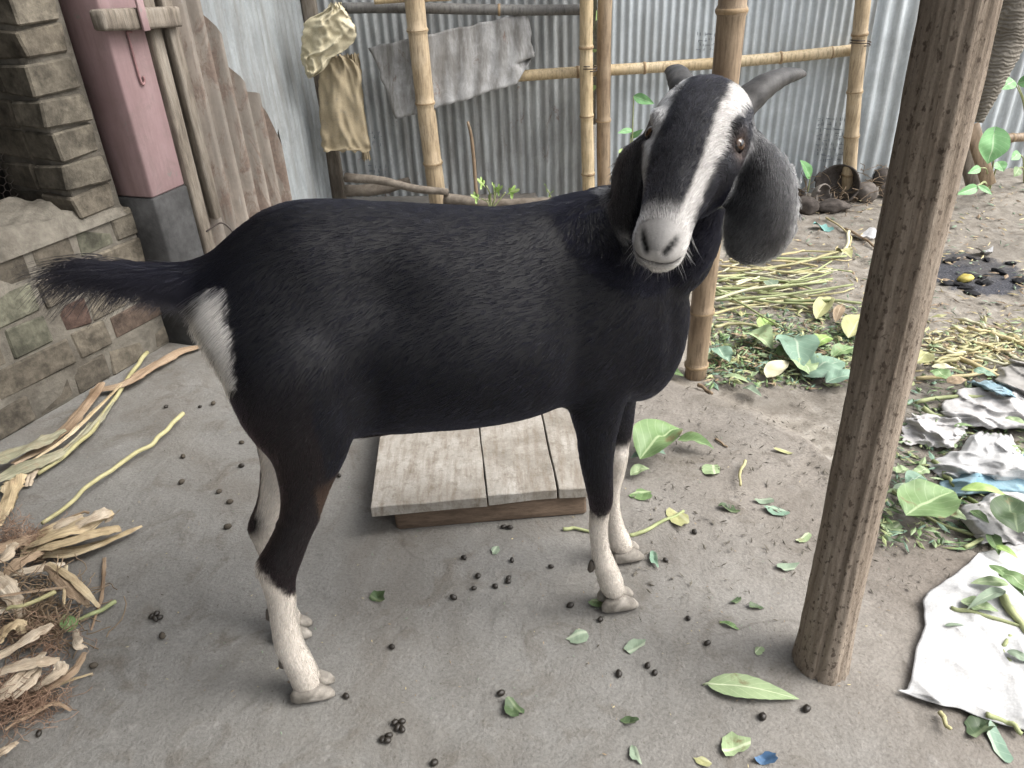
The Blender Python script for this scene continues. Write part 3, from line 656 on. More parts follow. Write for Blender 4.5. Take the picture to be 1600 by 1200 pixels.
bones = []                                            # (point, flow direction, hair length, weight)
# torso
TS = [(-0.010, .715, .665, .026), (0.008, .738, .610, .055), (0.035, .762, .535, .082), (0.08, .794, .485, .097), (0.13, .811, .468, .104), (0.19, .812, .452, .110), (0.26, .798, .450, .122), (0.34, .780, .443, .134),
      (0.42, .767, .441, .136), (0.50, .766, .438, .126), (0.555, .772, .432, .114), (0.61, .772, .418, .104), (0.65, .758, .412, .094), (0.68, .725, .430, .080), (0.705, .675, .475, .058), (0.718, .62, .55, .025)]
def egg(c, s, i):
    return c * (1 - 0.16 * s) * (1 + 0.06 * (1 - s * s)), s
loft([gs(s, 0, (a + b) / 2) for s, a, b, w in TS], [-GNF * w for s, a, b, w in TS], [UPZ * (a - b) / 2 for s, a, b, w in TS], 4, 40, egg)
def pxh(p, hw): return hw * pxm(p)
def leg(sl, flow_len=0.010, wname=None):
    C = [gp(x, y, t) for x, y, hw, t, lat in sl]
    loft(C, [GH * pxh(c, q[2]) for c, q in zip(C, sl)], [GNF * q[4] for q in sl], 4, 24)
    for i in range(len(C) - 1): bones.append(((C[i] + C[i + 1]) / 2, unit(C[i + 1] - C[i]), flow_len, 1.0))
    return C
HN = [(448, 445, 48, .030, .035), (452, 495, 90, .050, .058), (460, 560, 104, .066, .066), (470, 620, 100, .076, .058), (480, 668, 84, .082, .050), (486, 705, 62, .085, .042), (479, 760, 42, .086, .033), (468, 808, 34, .085, .029),
      (452, 845, 33, .084, .027), (438, 876, 36, .083, .026), (436, 905, 27, .082, .025), (440, 935, 22, .08, .021), (444, 970, 20.5, .078, .018), (451, 1003, 22, .076, .018), (461, 1026, 23, .075, .021), (470, 1042, 23, .074, .022), (476, 1056, 23, .073, .024), (480, 1067, 22, .073, .024), (482, 1074, 17, .073, .020)]
leg(HN)
tf = -((at_z(452, 992) - GO) @ GNF)
HF = [(455, 520, 60, -.035, .045), (465, 590, 88, -.055, .058), (470, 650, 74, -.06, .050), (462, 700, 55, -.064, .042), (448, 740, 40, -.066, .034), (434, 780, 32, tf, .028), (420, 816, 32, tf, .026), (422, 842, 25, tf, .023),
      (428, 870, 20, tf, .02), (431, 905, 18.5, tf, .017), (436, 935, 19, tf, .017), (441, 953, 21, tf, .02), (446, 964, 23, tf, .022), (449, 972, 23, tf, .024), (450, 979, 17, tf, .019)]
leg(HF)
FN = [(930, 470, 66, .030, .050), (935, 540, 66, .048, .056), (934, 595, 55, .060, .050), (930, 640, 43, .068, .041), (932, 675, 33, .071, .033), (932, 720, 26.5, .072, .027), (935, 750, 22.5, .072, .0255), (938, 778, 19, .072, .024), (937, 797, 15.5, .072, .020),
      (935, 825, 14.5, .072, .016), (938, 855, 14.5, .072, .016), (943, 878, 18, .073, .020), (949, 893, 19, .073, .022), (954, 908, 20, .074, .024), (957, 920, 18, .074, .023), (959, 927, 14, .074, .018)]
leg(FN)
tg = -((at_z(974, 871) - GO) @ GNF)
FF = [(950, 560, 50, -.04, .045), (958, 630, 36, -.05, .036), (962, 680, 25, -.055, .028), (963, 705, 19, tg, .024), (962, 735, 14, tg, .020), (957, 768, 11, tg, .016), (958, 800, 11.5, tg, .015), (962, 825, 15, tg, .018), (966, 840, 19, tg, .022), (970, 851, 19, tg, .024), (971, 859, 14, tg, .018)]
leg(FF)
# neck
NK = [(930, 470, 85, 0.0, .080), (1000, 440, 98, .004, .078), (1038, 385, 86, .012, .068), (1062, 320, 76, .020, .060), (1085, 260, 62, .024, .054), (1100, 200, 46, .026, .046)]
C = [gp(x, y, t) for x, y, hw, t, lat in NK]
loft(C, [GH * pxh(c, q[2]) for c, q in zip(C, NK)], [GNF * q[4] for q in NK], 4, 28)
for i in range(len(C) - 1): bones.append(((C[i] + C[i + 1]) / 2, unit(C[i] - C[i + 1] + np.array([0, 0, -0.03])), 0.012, 1.6))
# head frame
HA = gp(1106, 162, 0.035); HL = 0.262; HU = HL / 0.240
r_ = ray(1027, 386); oc = CAM - HA; bq = r_ @ oc; HBp = CAM + r_ * (-bq - math.sqrt(max(0, bq * bq - (oc @ oc - HL * HL))))
h_a = unit(HBp - HA)
h_d = CAM - (HA + HBp) / 2; h_d = unit(h_d - h_a * (h_d @ h_a)); h_r = np.cross(h_a, h_d)
if h_r @ RW[:, 0] < 0: h_r = -h_r
_k = math.radians(12); h_d, h_r = h_d * math.cos(_k) - h_r * math.sin(_k), h_r * math.cos(_k) + h_d * math.sin(_k)
def hp(u, r, d): return HA + h_a * (u * HU) + h_r * r + h_d * d               # along nose, image-right, towards forehead
HS = [(-0.035, .034, .012, .030), (-0.015, .056, .034, .055), (0.015, .0680, .042, .064), (0.05, .0720, .045, .068), (0.08, .0695, .045, .070), (0.11, .0620, .043, .066), (0.14, .0470, .039, .056), (0.17, .0385, .034, .046), (0.195, .0340, .030, .042),
      (0.215, .0330, .027, .041), (0.232, .0315, .021, .040), (0.244, .0245, .012, .033), (0.250, .014, .004, .018)]
def headshape(c, s, i):
    w = 1.0 - 0.26 * max(0, -s) ** 1.5 - (0.10 + 0.16 * i) * max(0, s) ** 2
    return c * w, s
loft([hp(u, 0, (up - dn) / 2) for u, w, up, dn in HS], [h_r * w for u, w, up, dn in HS], [h_d * (up + dn) / 2 for u, w, up, dn in HS], 4, 36, headshape)
for sgn in (-1, 1):                                   # brows, horn cores, cheeks
    loft([hp(0.035, sgn * .050, .016), hp(0.058, sgn * .055, .022), hp(0.085, sgn * .050, .016)], [h_r * .005, h_r * .012, h_r * .005], [h_d * .006, h_d * .014, h_d * .006], 4, 16)
    loft([hp(0.03, sgn * .036, -.046), hp(0.09, sgn * .040, -.050), hp(0.15, sgn * .026, -.036)], [h_r * .014, h_r * .024, h_r * .011], [h_d * .016, h_d * .030, h_d * .014], 4, 16)
loft([hp(0.16, 0, -.036), hp(0.20, 0, -.038), hp(0.228, 0, -.036), hp(0.238, 0, -.030)], [h_r * .012, h_r * .022, h_r * .024, h_r * .012], [h_d * .010, h_d * .013, h_d * .013, h_d * .008], 4, 18)   # chin
for u0, dl in ((0.02, 0.008),): pass
for u in (-0.01, 0.04, 0.09, 0.14, 0.19, 0.23):
    bones.append((hp(u, 0, 0.01), -h_a, 0.006, 1.3))
# ears: slabs through pixel outlines, cupped
def depthpt(x, y, dep): v = np.array([(x - 800) / F, (y - 600) / F, 1.0]) * dep; return CAM + RW @ v
dh = (RW.T @ (hp(0.06, 0, 0) - CAM))[2]
EARS = []
def ear(mid, half, dep, thick):
    """mid: pixel spine; half: pixel half width vectors; dep: depth of spine and of both edges"""
    S = catmull(np.array(mid, float), 5); Hh = catmull(np.array(half, float), 5); D = catmull(np.array(dep, float), 5); n = len(S); m = 13; V = []; Fq = []
    for side in (1, -1):
        for i in range(n):
            for k in range(m):
                w = k / (m - 1) * 2 - 1; q = S[i] + Hh[i] * w
                dd_ = D[i][0] * (1 - w * w) + (D[i][1] * w * w if w < 0 else D[i][2] * w * w)
                th = thick * (1 - w ** 4) * math.sqrt(max(0.05, 1 - (2 * i / (n - 1) - 1) ** 6)) * 0.35 + 0.0026
                V.append(depthpt(q[0], q[1], dd_ - side * th))
    o = n * m
    for i in range(n - 1):
        for k in range(m - 1):
            a = i * m + k; Fq.append((a, a + 1, a + m + 1, a + m)); Fq.append((o + a, o + a + m, o + a + m + 1, o + a + 1))
    for i in range(n - 1):
        for k in (0, m - 1):
            a = i * m + k; Fq.append((a, a + m, o + a + m, o + a) if k == 0 else (a, o + a, o + a + m, a + m))
    for i in (0, n - 1):
        for k in range(m - 1):
            a = i * m + k; Fq.append((a, o + a, o + a + 1, a + 1) if i == 0 else (a, a + 1, o + a + 1, o + a))
    gmb.add(V, Fq); sh_ = np.array([V[i * m + k] for i in range(n) for k in range(m)]); EARS.append((np.array([V[i * m] for i in range(n)] + [V[(n - 1) * m + k] for k in range(m)] + [V[i * m + m - 1] for i in range(n)]), sh_))
    for i in range(0, n - 1, 3):
        P0 = depthpt(*S[i], D[i][0]); P1 = depthpt(*S[min(n - 1, i + 3)], D[min(n - 1, i + 3)][0]); bones.append((P0, unit(P1 - P0), 0.005, 3.0))
ear([(1160, 194), (1192, 208), (1207, 255), (1203, 310), (1184, 358), (1160, 396), (1146, 410)], [(8, 12), (22, 16), (42, 9), (55, 11), (54, 24), (34, 18), (12, 7)],
    [(dh + .01, dh + .01, dh + .02), (dh + .0, dh + .01, dh + .03), (dh - .018, dh + .0, dh + .045), (dh - .02, dh + .01, dh + .05), (dh - .012, dh + .018, dh + .045), (dh + .005, dh + .02, dh + .03), (dh + .015, dh + .02, dh + .02)], 0.0050)
EARL = dh + 0.03
ear([(1010, 198), (990, 224), (981, 266), (977, 312), (978, 348), (982, 372)], [(6, -10), (22, -9), (29, -4), (28, 0), (23, 4), (8, 4)],
    [(EARL - .015, EARL, EARL - .01), (EARL - .01, EARL + .02, EARL), (EARL - .005, EARL + .035, EARL + .0), (EARL, EARL + .04, EARL), (EARL, EARL + .03, EARL), (EARL + .005, EARL + .01, EARL)], 0.0050)
# tail core
TP = [gp(350, 425, 0), gp(310, 434, 0.005), gp(250, 432, .010), (gp(190, 425, .015)), gp(140, 420, .02)]
loft(TP, [UPZ * q for q in (.034, .026, .019, .013, .005)], [GNF * q for q in (.030, .022, .017, .012, .005)], 4, 16)
for i in range(4): bones.append(((TP[i] + TP[i + 1]) / 2, unit(TP[i + 1] - TP[i] + np.array([0, 0, -0.01])), 0.05, 1.6))
# torso flow bones on both flanks
for s in np.arange(0.0, 0.76, 0.05):
    for t_, z_, fz in ((.0, .79, -.05), (.11, .70, -.22), (.13, .58, -.55), (.08, .46, -.6)):
        for sg in (1, -1): bones.append((gs(s, sg * t_, z_), unit(-GH * 1.0 + UPZ * fz * (1.0 if s > .15 else 1.6)), 0.013, 1.0))
# union by voxel remesh, then smoothing and carving
me0 = mesh('goat_raw', gmb.v, gmb.f); ob0 = bpy.data.objects.new('goat_raw', me0); COL.objects.link(ob0)
md = ob0.modifiers.new('r', 'REMESH'); md.mode = 'VOXEL'; md.voxel_size = 0.0034; md.use_smooth_shade = True
dg = bpy.context.evaluated_depsgraph_get(); ev = ob0.evaluated_get(dg); me = bpy.data.meshes.new_from_object(ev)
bpy.data.objects.remove(ob0); bpy.data.meshes.remove(me0)
nv = len(me.vertices); V = np.zeros(nv * 3); me.vertices.foreach_get('co', V); V = V.reshape(-1, 3)
ne = len(me.edges); E = np.zeros(ne * 2, int); me.edges.foreach_get('vertices', E); E = E.reshape(-1, 2)
deg = np.bincount(E.ravel(), minlength=nv).astype(float)[:, None]
def lap(Q):
    S = np.zeros_like(Q)
    for c in range(Q.shape[1]): S[:, c] = np.bincount(E[:, 0], Q[E[:, 1], c], nv) + np.bincount(E[:, 1], Q[E[:, 0], c], nv)
    return S / deg
qh = V - HA; hu, hr, hd = qh @ h_a / HU, qh @ h_r, qh @ h_d
earpx = None
inhead = (hu > -0.03) & (np.abs(hr) < 0.075) & (hd > -0.10) & (hu < 0.3)
sst, tst, zst = (V - GO) @ GH, -((V - GO) @ GNF), V[:, 2]
earz = (sst > 0.58) & (zst > 0.55) & ~((np.abs(hr) < 0.062) & (hd > -0.075)) & (tst > -0.05)
body_w = np.where((sst < 0.72) & ~earz & (zst > 0.38) & ~inhead, 1.0, np.where(inhead, 0.35, 0.45))[:, None]
for _ in range(14): V = V + (lap(V) - V) * 0.5 * body_w
for _ in range(10): V = V + (lap(V) - V) * 0.5 * (body_w > 0.9)
for _ in range(16): V = V + (lap(V) - V) * 0.5 * earz[:, None]
for _ in range(8): V = V + (lap(V) - V) * 0.5 * inhead[:, None]
muscle = (sstep(0.34, 0.24, sst) * sstep(0.46, 0.52, zst) + sstep(0.38, 0.46, sst) * sstep(0.44, 0.50, zst) * sstep(0.72, 0.64, sst))[:, None] * (~inhead & ~earz)[:, None] * (zst < 0.80)[:, None]
for _ in range(60): V = V + (lap(V) - V) * 0.5 * np.clip(muscle, 0, 1)
def normals(Q):
    me.vertices.foreach_set('co', Q.ravel()); me.update(); n = np.zeros(nv * 3); me.vertex_normals.foreach_get('vector', n); return n.reshape(-1, 3)
N = normals(V)
qh = V - HA; hu, hr, hd = qh @ h_a / HU, qh @ h_r, qh @ h_d
ca_ = np.zeros(nv)
def dent(c, rad, depth, sel=None):
    global V
    w = np.exp(-(((V - c) / rad) ** 2).sum(1)); V = V - N * (depth * w)[:, None]
EYE = {}
for sgn in (-1, 1): EYE[sgn] = hp(0.072, sgn * 0.0625, 0.012)
for sgn in (-1, 1):
    dent(EYE[sgn], 0.015, 0.006)
    dent(hp(0.095, sgn * 0.045, 0.025), 0.014, 0.003)
# nostrils: comma slits
mdark = np.zeros(nv)
for sgn in (-1, 1):
    for k in range(5):
        q = k / 4; c = hp(0.246 - 0.016 * q, sgn * (0.011 + 0.014 * q), 0.002 + 0.013 * q)
        w = np.exp(-(((V - c) / 0.0042) ** 2).sum(1)); V -= N * (0.0040 * w)[:, None]; mdark = np.maximum(mdark, w)
# philtrum and mouth line
wm = np.exp(-((hd + 0.014 + 0.35 * np.maximum(0, 0.225 - hu)) / 0.0028) ** 2) * (hu > 0.175) * (np.abs(hr) < 0.05); V -= N * (0.0032 * wm)[:, None]
wp = np.exp(-(hr / 0.0016) ** 2) * sstep(0.232, 0.24, hu) * (hd < 0.0) * (hd > -0.022); V -= N * (0.0009 * wp)[:, None]
# thigh crease, shoulder blade and flank hollow
sst, tst, zst = (V - GO) @ GH, -((V - GO) @ GNF), V[:, 2]
def dent_st(s0, z0, ds, dz, depth):
    global V
    w = np.exp(-(((sst - s0) / ds) ** 2 + ((zst - z0) / dz) ** 2)) * (np.abs(tst) > 0.04); V = V - N * (depth * w)[:, None]
dent_st(0.235, 0.705, 0.055, 0.05, 0.018); dent_st(0.20, 0.54, 0.03, 0.09, 0.012); dent_st(0.485, 0.60, 0.03, 0.12, 0.010); dent_st(0.15, 0.765, 0.05, 0.03, -0.004); dent_st(0.57, 0.66, 0.04, 0.10, -0.010); dent_st(0.35, 0.58, 0.10, 0.08, -0.009); dent_st(0.08, 0.62, 0.07, 0.08, -0.005); dent_st(0.66, 0.60, 0.02, 0.08, 0.008)
dent_st(0.62, 0.50, 0.05, 0.06, -0.006)
V = V + N * (0.0035 * vn3(V * 14))[:, None] * (body_w > 0.9)
for _ in range(2): V = V + (lap(V) - V) * 0.4 * (1 - 0.6 * inhead[:, None])
for fx_, fy_, ft_ in ((484, 1080, .073), (452, 986, tf), (962, 934, .074), (974, 867, tg)):   # cleft between the toes
    c_ = gp(fx_, fy_, ft_); fw_ = unit(GH * 0.95 - GNF * 0.12); la_ = np.cross(UPZ, fw_); q_ = V - c_; lq, fq_ = q_ @ la_, q_ @ fw_
    V -= N * (0.010 * np.exp(-(lq / 0.0045) ** 2) * sstep(-0.012, 0.010, fq_) * sstep(0.062, 0.040, V[:, 2]) * (np.abs(fq_) < 0.06))[:, None]
V[:, 2] = np.maximum(V[:, 2], 0.004)
N = normals(V)
# ------------------------------------------------------------------ coat pattern (its own colouring, head sheen painted in): 0 black, 1 white
qh = V - HA; hu, hr, hd = qh @ h_a / HU, qh @ h_r, qh @ h_d
camc = (V - CAM) @ RW; PX = 800 + F * camc[:, 0] / camc[:, 2]; PY = 600 + F * camc[:, 1] / camc[:, 2]
nz = vn3(V * 60) * 0.25 + vn3(V * 160) * 0.45 + vn3(V * 330) * 0.5
white = np.zeros(nv); grey = np.zeros(nv); brown = np.zeros(nv)
sst, tst, zst = (V - GO) @ GH, -((V - GO) @ GNF), V[:, 2]
nearF = (sst > 0.45) & (tst > 0.015); farF = (sst > 0.45) & (tst <= 0.015) & (tst > -0.2); nearH = (sst < 0.3) & (tst > 0.015 + 0.0); farH = (sst < 0.3) & (tst <= 0.015)
isl = zst < 0.40
zf_ = gp(937, 797, .072)[2]
white = np.maximum(white, isl * nearF * sstep(0.012, -0.012, zst - zf_ + nz * 0.03))
white = np.maximum(white, isl * farF * sstep(0.02, -0.02, zst - gp(963, 700, tg)[2] + nz * 0.02))
hs_ = gp(440, 905, .082); hs_s = (hs_ - GO) @ GH
zb = hs_[2] + 0.006 - 1.9 * np.clip(sst - hs_s + 0.006, -0.02, 0.03)
white = np.maximum(white, isl * nearH * sstep(0.012, -0.012, zst - zb + nz * 0.03))
white = np.maximum(white, isl * farH * np.maximum(sstep(0.02, -0.02, zst - gp(418, 848, tf)[2] + nz * 0.02), 0))
# pale inner faces of the hind legs
inn = (sst < 0.22) * (zst < 0.47) * (zst > 0.15) * (tst < 0.05) * (tst > -0.075) * sstep(0.15, 0.45, (N @ (-GNF)) * np.where(tst < 0.0, 1, -1))
hockback = np.exp(-(((V - gp(395, 812, tf)) / 0.026) ** 2).sum(1))
white = np.maximum(white, inn * (1 - np.clip(hockback * 1.6, 0, 1)))
# under the tail
dpt_ = np.abs(PX - np.interp(PY, [455, 500, 560, 620], [336, 326, 348, 366])) / np.interp(PY, [440, 470, 510, 560, 640], [8, 20, 27, 15, 4]) + (PY > 610) * 9 + (PY < 450) * 9
white = np.maximum(white, (sst < 0.09) * (zst > 0.52) * (zst < 0.735) * sstep(1.3, 0.7, dpt_ + nz * 0.9) * (np.abs(tst) < 0.11))
# groin
brown = np.maximum(brown, sstep(0.47, 0.43, zst) * (sst > 0.1) * (sst < 0.34) * 0.7)
brown = np.maximum(brown, 0.07 * (sst < 0.12) * sstep(0.68, 0.50, zst) * (zst > 0.25)); brown = np.maximum(brown, 0.05 * sstep(0.36, 0.24, zst))
# face
notear = (np.abs(hr) < np.interp(hu, [0, 0.12, 0.17, 0.26], [0.075, 0.068, 0.052, 0.046]))
hm = (hu > -0.035) & (hu < 0.262) & notear & (hd > np.interp(hu, [0.0, 0.15, 0.19, 0.26], [-0.03, -0.03, -0.053, -0.053]))
rs = 0.038 - 0.10 * np.clip(hu - 0.02, 0, 0.2)                     # stripe centre on the image-right side
rs = np.where(hu < 0.10, 0.034 + 0.10 * np.maximum(0, 0.06 - hu), 0.034 - 0.105 * (hu - 0.10))
rs = np.where(hu > 0.20, 0.0235, rs); wd = np.interp(hu, [-0.03, 0.03, 0.08, 0.12, 0.18, 0.23], [0.015, 0.0125, 0.0105, 0.0080, 0.0068, 0.009])
st = sstep(1.35, 0.7, np.abs(hr - rs) / wd + nz * 0.7) * (hd > -0.01) * hm
white = np.maximum(white, 0.56 * st)
rl = np.where(hu < 0.10, -0.052, -0.052 + 0.11 * (hu - 0.10))
stl = sstep(1.3, 0.7, np.abs(hr - rl) / np.interp(hu, [0, 0.06, 0.1, 0.2], [0.014, 0.012, 0.006, 0.004]) + nz * 0.6) * (hd > -0.02) * hm
grey = np.maximum(grey, 0.55 * stl * sstep(0.22, 0.17, hu))
muz = hm * sstep(0.188, 0.222, hu + nz * 0.012 - 0.10 * np.maximum(0, hd - 0.012))
nosetop = np.exp(-((hr / 0.020) ** 2)) * sstep(0.180, 0.20, hu) * (hd > 0.006)
white = np.maximum(white, 0.66 * muz * (1 - 0.6 * nosetop)); grey = np.maximum(grey, 0.30 * muz)
white = np.maximum(white, hm * sstep(0.15, 0.19, hu) * sstep(-0.030, -0.040, hd) * 0.85)
eyer = np.zeros(nv)
for sgn in (-1, 1): eyer = np.maximum(eyer, np.exp(-(((V - EYE[sgn]) / 0.0145) ** 2).sum(1)))
white *= (1 - np.clip(eyer * 1.2, 0, 1)); brown = np.maximum(brown, eyer * 0.7)
white *= (1 - np.clip(mdark * 1.3, 0, 1)); white *= (1 - 0.95 * wm * hm); grey *= (1 - 0.9 * wm * hm); grey *= (1 - np.clip(mdark * 1.3, 0, 1))
# ears: pale rims, charcoal skin
earR = (PX > 1120) & (PY > 185) & (PY < 415) & ~((np.abs(hr) < 0.062) & (hd > -0.07)) & (camc[:, 2] < dh + .09) & (zst > 0.55)
edgeR = np.interp(PY, [190, 215, 235, 285, 335, 375, 405], [1215, 1232, 1243, 1254, 1243, 1218, 1170]); frontR = np.interp(PY, [195, 225, 265, 320, 370, 405], [1172, 1180, 1170, 1150, 1134, 1140])
rim = np.maximum(np.exp(-((PX - edgeR + 2) / 5) ** 2), 0.7 * np.exp(-((PX - frontR - 1) / 4) ** 2))
def near(S, r):
    d = np.full(nv, 9.0); idx = np.where(np.abs(V - S.mean(0)).max(1) < 0.2)[0]
    for i in range(0, len(idx), 8000): k = idx[i:i + 8000]; d[k] = np.sqrt(((V[k][:, None] - S[None]) ** 2).sum(2).min(1))
    return np.exp(-(d / r) ** 2), d
rimR, dR = near(EARS[0][0], 0.0095); rimL, dL = near(EARS[1][0], 0.0085); _, sR = near(EARS[0][1], 0.01); _, sL = near(EARS[1][1], 0.01)
earR = (sR < 0.011) & ((np.abs(hr) > 0.060) | (hd < -0.03)); topR = sstep(200, 225, PY)
bi = np.clip(((PY - 180) / 6).astype(int), 0, 45); mxb = np.full(46, -1.0); np.maximum.at(mxb, bi[earR], PX[earR]); mnb = np.full(46, 1e5); np.minimum.at(mnb, bi[earR], PX[earR]); rimR = np.maximum(np.exp(-((PX - mxb[bi]) / 9) ** 2), 0.6 * np.exp(-((PX - mnb[bi]) / 5) ** 2)) * earR
grey = np.where(earR, np.clip(0.62 * rimR * topR + 0.075 + 0.12 * nz + 0.16 * vn3(V * 26), 0, 1), grey); white = np.where(earR, 0, white)
earLm = (sL < 0.011) & (hr < -0.060)
white = np.where(earLm, 0, white); grey = np.where(earLm, 0.40 * rimL * (PY > 215) + 0.03, grey); brown = np.where(earLm, 0.06, brown)
# colours
blk = np.array([0.0035, 0.0036, 0.0048]); wht = np.array([0.60, 0.575, 0.545]); gry = np.array([0.33, 0.33, 0.33]); brn = np.array([0.055, 0.036, 0.027])
skin = np.broadcast_to(blk, (nv, 3)) * (1 - brown[:, None]) + brn * brown[:, None]
headc = np.clip(hm * 0.45 + earR, 0, 1)[:, None] * 0.010  # hair's reflected light put into the head's colour, ears lifted alike
skin = skin + headc
skin = skin * (1 - grey[:, None]) + gry * grey[:, None]
whc = np.where((zst < 0.5)[:, None], wht * np.array([1.0, 0.955, 0.90]), wht)
dirt = sstep(0.10, 0.0, zst)[:, None] * 0.35 + 0.15 * np.clip(nz, 0, 1)[:, None]
whc = whc * (1 - dirt) + np.array([0.34, 0.30, 0.25]) * dirt
skin = skin * (1 - white[:, None]) + whc * white[:, None]
skin = skin * (1 - 0.85 * np.clip(mdark, 0, 1))[:, None]
at_ = me.color_attributes.new('coat', 'FLOAT_COLOR', 'POINT'); at_.data.foreach_set('color', np.hstack([skin, np.ones((nv, 1))]).astype(np.float32).ravel())
t = NT('goat_skin'); a_ = t.n('ShaderNodeAttribute', attribute_name='coat'); n1 = t.noise(t.coord('Object', (1, 1, 1), False), 260, 4, 0.7)
t.bsdf(t.mix(0.3, a_.outputs['Color'], t.ramp(n1, [(0.3, 0.45), (0.7, 1.0)]), 'MULTIPLY'), 0.6, t.bump(n1, 0.3, 0.002), 0.25); M_SKIN = t.m
me.materials.clear(); me.materials.append(M_SKIN); me.polygons.foreach_set('use_smooth', np.ones(len(me.polygons), bool))
goat = thing('goat', 'black goat with white stockings and a white face stripe, looking at the camera', 'goat', GO); gb = np.array(GO)
me.vertices.foreach_set('co', (V - gb).ravel()); me.update(); me.name = 'body'
body = obj('body', me, goat)
# ------------------------------------------------------------------ fur
nf = len(me.polygons); LT = np.zeros(nf, int); LS = np.zeros(nf, int); me.polygons.foreach_get('loop_total', LT); me.polygons.foreach_get('loop_start', LS); LV = np.zeros(len(me.loops), int); me.loops.foreach_get('vertex_index', LV)
q4 = LT == 4; FQ = np.stack([LV[LS[q4] + i] for i in range(4)], 1)
BP = np.array([b[0] for b in bones]); BF = np.array([b[1] for b in bones]); BLn = np.array([b[2] for b in bones]); BWt = np.array([b[3] for b in bones])
def flow(P):
    out = np.zeros_like(P); ln = np.zeros(len(P))
    for i in range(0, len(P), 20000):
        d2 = ((P[i:i + 20000, None, :] - BP[None]) ** 2).sum(2) + 4e-4; w = BWt / d2 ** 2.2; w /= w.sum(1, keepdims=True); out[i:i + 20000] = w @ BF; ln[i:i + 20000] = w @ BLn
    return out, ln
def hair(Pr, Nr, Fl, Ln, Rad, Colr, lift, name, m, parent, K=5, curl=0.0, droop=0.0):
    n = len(Pr); T = Fl - Nr * (Fl * Nr).sum(1)[:, None]; T /= np.linalg.norm(T, axis=1)[:, None] + 1e-9
    pts = np.zeros((n, K, 3)); side = np.cross(Nr, T)
    for k in range(K):
        q = k / (K - 1); out = np.sin(np.minimum(q * 1.5, 1.4)) * lift
        pts[:, k] = Pr + T * (Ln * q)[:, None] + Nr * (Ln * out * (1 - 0.35 * q))[:, None] + side * (Ln * curl * q * q * rng.standard_normal(n))[:, None]
        pts[:, k, 2] -= droop * Ln * q * q
    h = bpy.data.hair_curves.new(name); h.add_curves([K] * n); h.position_data.foreach_set('vector', pts.astype(np.float32).ravel())
    ra = h.attributes.get('radius') or h.attributes.new('radius', 'FLOAT', 'POINT')
    ra.data.foreach_set('value', (Rad[:, None] * np.linspace(1, 0.25, K)[None]).astype(np.float32).ravel())
    co = h.attributes.new('coat', 'FLOAT_COLOR', 'CURVE'); co.data.foreach_set('color', np.hstack([Colr, np.ones((n, 1))]).astype(np.float32).ravel())
    h.materials.append(m); return obj(name, h, parent)
t = NT('goat_hair'); a_ = t.n('ShaderNodeAttribute', attribute_name='coat'); hb = t.n('ShaderNodeBsdfHairPrincipled'); hb.model = 'CHIANG'; hb.parametrization = 'COLOR'
t.l(a_.outputs['Color'], hb.inputs['Color']); hb.inputs['Roughness'].default_value = 0.22; hb.inputs['Radial Roughness'].default_value = 0.45; hb.inputs['Random Roughness'].default_value = 0.3; hb.inputs['IOR'].default_value = 1.55; hb.inputs['Coat'].default_value = 1.0
t.l(hb.outputs[0], t.out.inputs[0]); M_HAIR = t.m
NH = 170000
a, b, c, d = (V[FQ[:, i]] for i in range(4)); area = np.linalg.norm(np.cross(c - a, d - b), axis=1) / 2
cen = (a + b + c + d) / 4; tocam = CAM - cen; tocam /= np.linalg.norm(tocam, axis=1)[:, None]
nn_ = np.cross(c - a, d - b); nn_ /= np.linalg.norm(nn_, axis=1)[:, None] + 1e-12
cu = (cen - HA) @ h_a; inh = (np.linalg.norm(cen - hp(0.1, 0, 0), axis=1) < 0.19)
wgt = area * np.where((nn_ * tocam).sum(1) > -0.35, 1.0, 0.30) * np.where(inh, 2.6, 1.0) * np.where(cen[:, 2] < 0.3, 1.8, 1.0)
fi = rng.choice(len(FQ), NH, p=wgt / wgt.sum()); w4 = rng.dirichlet([1, 1, 1, 1], NH)
vi = FQ[fi]; Pr = (V[vi] * w4[..., None]).sum(1); Nr = (N[vi] * w4[..., None]).sum(1); Nr /= np.linalg.norm(Nr, axis=1)[:, None]
Cr = (skin[vi] * w4[..., None]).sum(1); Wr = (white[vi] * w4).sum(1); Dk = (np.maximum(mdark, eyer * 0.8)[vi] * w4).sum(1)
Fl, Ln = flow(Pr)
jit = np.stack([vn3(Pr * 35 + k * 11) for k in range(3)], 1) * 0.5 + np.stack([vn3(Pr * 9 + k * 7) for k in range(3)], 1) * 0.55
Fl = Fl + jit + rng.standard_normal((NH, 3)) * 0.07
s_, t_, z_ = (Pr - GO) @ GH, -((Pr - GO) @ GNF), Pr[:, 2]
Ln = Ln * rng.uniform(0.65, 1.25, NH)
butt = (s_ < 0.03 + 0.05 * vn3(Pr * 20)) & (z_ > 0.5) & (z_ < 0.72); bw_ = sstep(0.06, -0.01, s_) * sstep(0.745, 0.70, z_) * sstep(0.46, 0.54, z_); Ln = Ln * (1 - bw_) + bw_ * rng.uniform(0.016, 0.032, NH); Fl[butt & (Wr > 0.4)] += np.array([-0.6, -0.2, -0.6])
rear = (s_ < 0.03) & (z_ > 0.3) & (z_ <= 0.5); Ln[rear] = rng.uniform(0.012, 0.022, rear.sum())
lo = z_ < 0.10; Ln[lo] = np.minimum(Ln[lo], 0.008)
keep = Dk < 0.45; 
hu_ = (Pr - HA) @ h_a / HU; hd_ = (Pr - HA) @ h_d; hr_ = (Pr - HA) @ h_r
